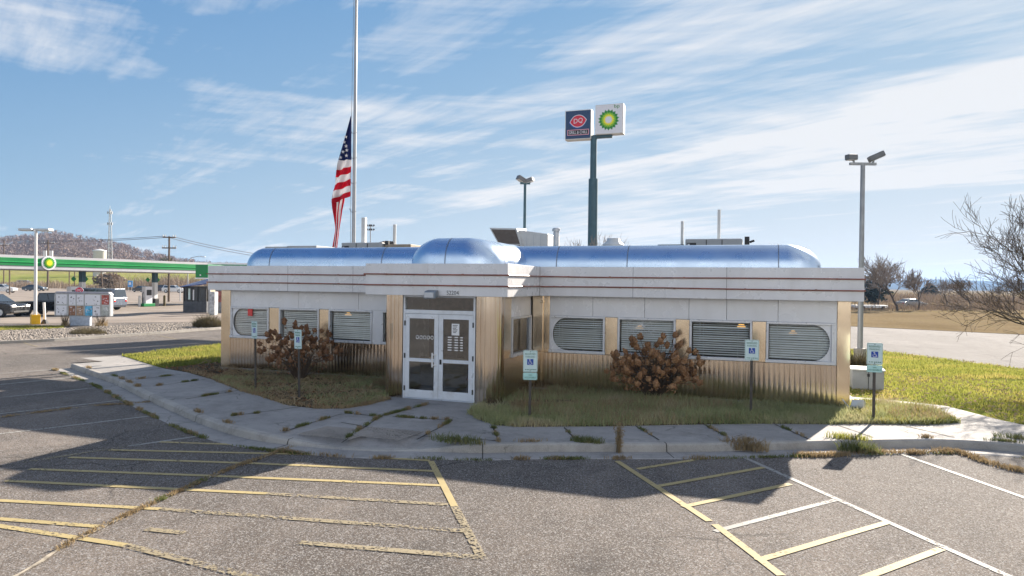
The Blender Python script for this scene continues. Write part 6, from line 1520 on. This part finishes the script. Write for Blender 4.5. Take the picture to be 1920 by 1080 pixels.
for x in (-1.6, 1.2): MB().tube([(x, -.05, .25), (x, .1, .25)], .25, 12).build('wheel', M['tyre'], r, local=True)
c = dp(1593, 600, 60); tag(MB().tube([(c.x, c.y, 0), (c.x, c.y, 1.15)], .10, 8).build('wooden_post', M['wood'], org=(c.x, c.y, 0)), 'short wooden post at the near edge of the brown field by the diner corner', 'post')
c = dp(244, 540, 170); r = thing('blue_sign', 'small blue roadside sign far behind the pumps', 'sign', (c.x, c.y, 0), YAW); MB().box(-.6, .6, 0, .08, 1.0, 2.6).build('sign_plate', plain('roadside_blue', (.10, .30, .62), .5, 0, .2, 2), r, local=True); MB().box(-.35, .2, -.02, 0, 1.6, 2.2).build('symbol', M['signwhite'], r, local=True)
for x in (-.4, .4): MB().tube([(x, .05, 0), (x, .05, 1.0)], .05, 6).build('leg', M['galv'], r, local=True)

# ------------------------------------------------------------------ utility poles, tower, tank, wires
def utility_pole(px, dist, ptop, arms, label, rad=.15, trans=False, mat='wood'):
    g = dp(px, 540, dist); s_ = dist / F_PX; hz = 532 + (px - 960) * math.tan(ROLL); r = thing('utility_pole', label, 'utility pole', (g.x, g.y, 0), YAW); H = CAMZ + (hz - ptop) * s_
    MB().tube([(0, 0, 0), (0, 0, H)], [rad, rad * .75], 8).build('pole', M[mat], r, local=True)
    for (py, half) in arms:
        z = CAMZ + (hz - py) * s_; MB().box(-half * s_, half * s_, -.07, .07, z - .08, z + .08).build('cross_arm', M[mat], r, local=True); m = MB()
        for k in (-.95, -.6, .6, .95): m.tube([(k * half * s_, 0, z + .08), (k * half * s_, 0, z + .34)], .06, 6)
        m.build('insulator', M['galv'], r, local=True)
    if trans:
        for k in (-.75, .75): MB().tube([(k, 0, H - 4.2), (k, 0, H - 2.6)], .42, 10).build('transformer', M['galv_pale'], r, local=True)
    return r, H
utility_pole(316.5, 92, 443, [(445, 12), (465, 13)], 'tall dark utility pole with two cross-arms behind the right-hand pump', .16)
utility_pole(89.5, 165, 450, [(456, 12)], 'utility pole carrying two transformers behind the canopy emblem', .24, True)
utility_pole(7, 190, 450, [(460, 9)], 'thin utility pole at the left edge above the canopy', .16)
def thin_pole(px0, px1, py0, py1, dist, label, rad, mat): 
    a = dp(px0, py0, dist); b_ = dp(px1, py1, dist); tag(MB().tube([(b_.x, b_.y, 0), (a.x, a.y, a.z)], rad, 6).build('thin_pole', M[mat], org=(b_.x, b_.y, 0)), label, 'pole', 'thin poles under the fuel canopy')
thin_pole(130, 130, 505, 545, 150, 'thin grey pole left of the first canopy column', .12, 'wood'); thin_pole(189, 194, 500, 548, 120, 'slanting thin pole right of the first canopy column', .10, 'wood'); thin_pole(140, 140, 500, 545, 160, 'second thin grey pole close to the first canopy column', .12, 'wood'); thin_pole(18, 18, 500, 548, 120, 'thin grey pole near the left edge under the canopy', .12, 'wood'); thin_pole(338, 338, 540, 566, 95, 'short grey post right of the tall utility pole', .09, 'galv')
thin_pole(1755, 1755, 519, 560, 300, 'left one of two distant poles on the ridge line', .18, 'pole_grey'); thin_pole(1764, 1764, 519, 560, 300, 'right one of two distant poles on the ridge line', .18, 'pole_grey')
c = dp(352, 540, 130); r = thing('street_lamp', 'curved arm street lamp rising behind the green canopy corner', 'street lamp', (c.x, c.y, 0), YAW); MB().tube([(0, 0, 0), (0, 0, 6.6), (.6, 0, 7.2), (2.0, 0, 7.5), (2.6, 0, 7.45)], [.10, .08, .06, .05, .05], 6).build('pole', M['pole_grey'], r, local=True); MB().obox((2.9, 0, 7.4), (.38, 0, 0), (0, .15, 0), (0, 0, .07)).build('lamp_head', M['galv'], r, local=True, bevel=.03)
def wire(a, b, sag, label):
    A, B = Vector(a), Vector(b); tag(MB().tube([A.lerp(B, i / 14) - Vector((0, 0, sag * 4 * (i / 14) * (1 - i / 14))) for i in range(15)], .035, 4, False).build('power_line', M['wire'], org=(A.x, A.y, A.z)), label, 'power line', 'power lines from the tall utility pole')
pA = dp(316.5, 445, 92)
for k, (o_, lw, rw) in enumerate(((-.7, 'upper power line running left from the tall utility pole', 'lowest sagging power line running right to the diner roof'), (.7, 'lower power line running left from the tall utility pole', 'upper sagging power line running right to the diner roof'))):
    q = pA + _rt * o_ + Vector((0, 0, .15 - k * .08)); wire(q, dp(-40, 444 + k * 3, 150), .7, lw); wire(q, dp(620 + 20 * k, 492 - 4 * k, 110), .8, rw)
# lattice tower
c = dp(205, 540, 400); s_ = 400 / F_PX; r = thing('radio_tower', 'slender lattice radio tower with dish clusters on the hill behind the canopy', 'tower', (c.x, c.y, 0), YAW); H = CAMZ + (522.8 - 386) * s_
leg = [(math.cos(a), math.sin(a)) for a in (.4, .4 + 2 * PI / 3, .4 + 4 * PI / 3)]; wz = lambda z: 1.75 - 1.25 * z / H
for a in leg: MB().tube([(a[0] * wz(0), a[1] * wz(0), 0), (a[0] * wz(H), a[1] * wz(H), H - 2)], .17, 6).build('leg', M['galv'], r, local=True)
m = MB(); N = 22
for i in range(N):
    z0_, z1_ = (H - 2) * i / N, (H - 2) * (i + 1) / N
    for k in range(3):
        a, b_ = leg[k], leg[(k + 1) % 3]; m.tube([(a[0] * wz(z0_), a[1] * wz(z0_), z0_), (b_[0] * wz(z1_), b_[1] * wz(z1_), z1_)], .09, 4); m.tube([(b_[0] * wz(z1_), b_[1] * wz(z1_), z1_), (a[0] * wz(z1_), a[1] * wz(z1_), z1_)], .08, 4)
m.build('lattice', M['galv'], r, local=True); MB().tube([(0, 0, H - 3), (0, 0, H)], .10, 6).build('mast', M['galv'], r, local=True)
for z in (H - 4.0, H - 10.5):
    m = MB()
    for k in range(6): a = k * PI / 3; m.obox((math.cos(a) * 1.25, math.sin(a) * 1.25, z), (.22, 0, 0), (0, .22, 0), (0, 0, .75)); m.tube([(0, 0, z), (math.cos(a) * 1.2, math.sin(a) * 1.2, z)], .06, 4)
    m.build('antenna_cluster', M['pole_grey'], r, local=True)
c = dp(186.5, 530, 350); s_ = 350 / F_PX; r = thing('water_tank', 'squat pale water tank with a domed roof in front of the wooded hill', 'water tank', (c.x, c.y, 6)); zt_ = CAMZ + (522.6 - 467) * s_ - 6; zm = zt_ - 4 * s_
MB().tube([(0, 0, -6), (0, 0, zm)], 3.0, 24).build('tank_wall', plain('tank_cream', (.50, .47, .42), .7), r, local=True, smooth=True, auto=40); MB().tube([(0, 0, zm), (0, 0, zm + .35), (0, 0, zt_)], [3.25, 3.1, .6], 24).build('tank_roof', M['galv_pale'], r, local=True)
# stadium lights seen over the roof
c = dp(693.5, 540, 170); s_ = 170 / F_PX; r = thing('stadium_light', 'distant cluster of stadium lights on a thin mast right of the flagpole', 'stadium light', (c.x, c.y, 0), YAW); H = CAMZ + (529 - 421) * s_
MB().tube([(0, 0, 0), (0, 0, H)], .13, 6).build('mast', M['pole_grey'], r, local=True)
m = MB()
for z in (H - .5, H - 1.5): m.box(-.95, .95, -.05, .05, z - .05, z + .05)
m.build('cross_arm', M['pole_grey'], r, local=True)
for z in (H - .25, H - 1.25):
    for x in (-.8, -.25, .3, .85): MB().tube([(x, -.2, z), (x, .15, z + .1)], [.24, .12], 8).build('lamp', M['hvac_dark'], r, local=True)

# ------------------------------------------------------------------ planted rock strip on the left
rock_poly = [(p.x, p.y) for p in [gp(-80, 648), gp(0, 643), gp(100, 638), gp(200, 631), gp(300, 624), gp(415, 616), gp(440, 603), gp(415, 604), gp(330, 607), gp(210, 613), gp(100, 618), gp(-80, 625)]]
flat('rock_bed', rock_poly, .03, M['bed'])
m = MB()
kf = smooth_path([gp(-120, 652), gp(0, 645), gp(100, 640), gp(200, 633), gp(300, 626), gp(415, 617), gp(470, 612)], .6)
for a, b in zip(kf, kf[1:]): m.bar((a.x, a.y, .06), (b.x, b.y, .06), .16, .14)
struct(m.build('strip_kerb', M['kerb']))
x, y = sample(rock_poly, 9000); n = len(x); g = np.random.default_rng(5); oc = np.array([[1, 0, 0], [0, 1, 0], [-1, 0, 0], [0, -1, 0], [0, 0, 1], [0, 0, -1]], float); fo = np.array([[0, 1, 4], [1, 2, 4], [2, 3, 4], [3, 0, 4], [1, 0, 5], [2, 1, 5], [3, 2, 5], [0, 3, 5]])
s_ = g.uniform(.035, .10, n); v = oc[None] * s_[:, None, None] * g.uniform(.6, 1.25, (n, 6, 1)); a = g.uniform(0, 6.28, n); ca_, sa_ = np.cos(a), np.sin(a); vx = v[..., 0] * ca_[:, None] - v[..., 1] * sa_[:, None]; vy = v[..., 0] * sa_[:, None] + v[..., 1] * ca_[:, None]
V = np.stack([vx + x[:, None], vy + y[:, None], v[..., 2] * .7 + .05], -1).reshape(-1, 3); Fc = (np.arange(n)[:, None, None] * 6 + fo[None]).reshape(-1, 3)
tag(np_obj('river_rocks', V, Fc, M['stone']), kind='stuff')
scrub(165, 628, 98, 17, 'wide dry yellowish shrub on the rock strip below the menu board', M['dkbrush'], 51, 3600)
scrub(390, 615, 80, 27, 'dark green brown shrub on the rock strip touching the diner wall', M['dkbrush'], 52, 4200)
scrub(122, 612, 26, 24, 'spiky dead plant on the rock strip at the left foot of the menu board', M['dry_weed'], 53, 160)
scrub(190, 612, 36, 22, 'spiky grey plant on the rock strip at the right foot of the menu board', M['dry_weed'], 54, 260)
grass('strip_grass', [(p.x, p.y) for p in [gp(-60, 616), gp(-60, 624), gp(120, 617), gp(120, 612)]], 6000, .03, .10, M['lawn_blade'], .03)

# ------------------------------------------------------------------ the air
if HAZE > 0:
    hz_ = MB().box(-4200, 4200, -600, 5200, -1.6, 64).build('haze', None); hz_['kind'] = 'stuff'
    hm = bpy.data.materials.new('haze'); hm.use_nodes = True; nt = hm.node_tree; nt.nodes.clear(); o_ = nt.nodes.new('ShaderNodeOutputMaterial'); vv = nt.nodes.new('ShaderNodeVolumePrincipled'); vv.inputs['Color'].default_value = (.36, .60, 1.0, 1); vv.inputs['Density'].default_value = HAZE; vv.inputs['Anisotropy'].default_value = .2
    nt.links.new(vv.outputs[0], o_.inputs['Volume']); hz_.data.materials.clear(); hz_.data.materials.append(hm); hm.volume_intersection_method = 'FAST' if hasattr(hm, 'volume_intersection_method') else None
for n_ in [o for o in bpy.data.objects if o.type == 'MESH' and not o.data.materials]: print('no material', n_.name)
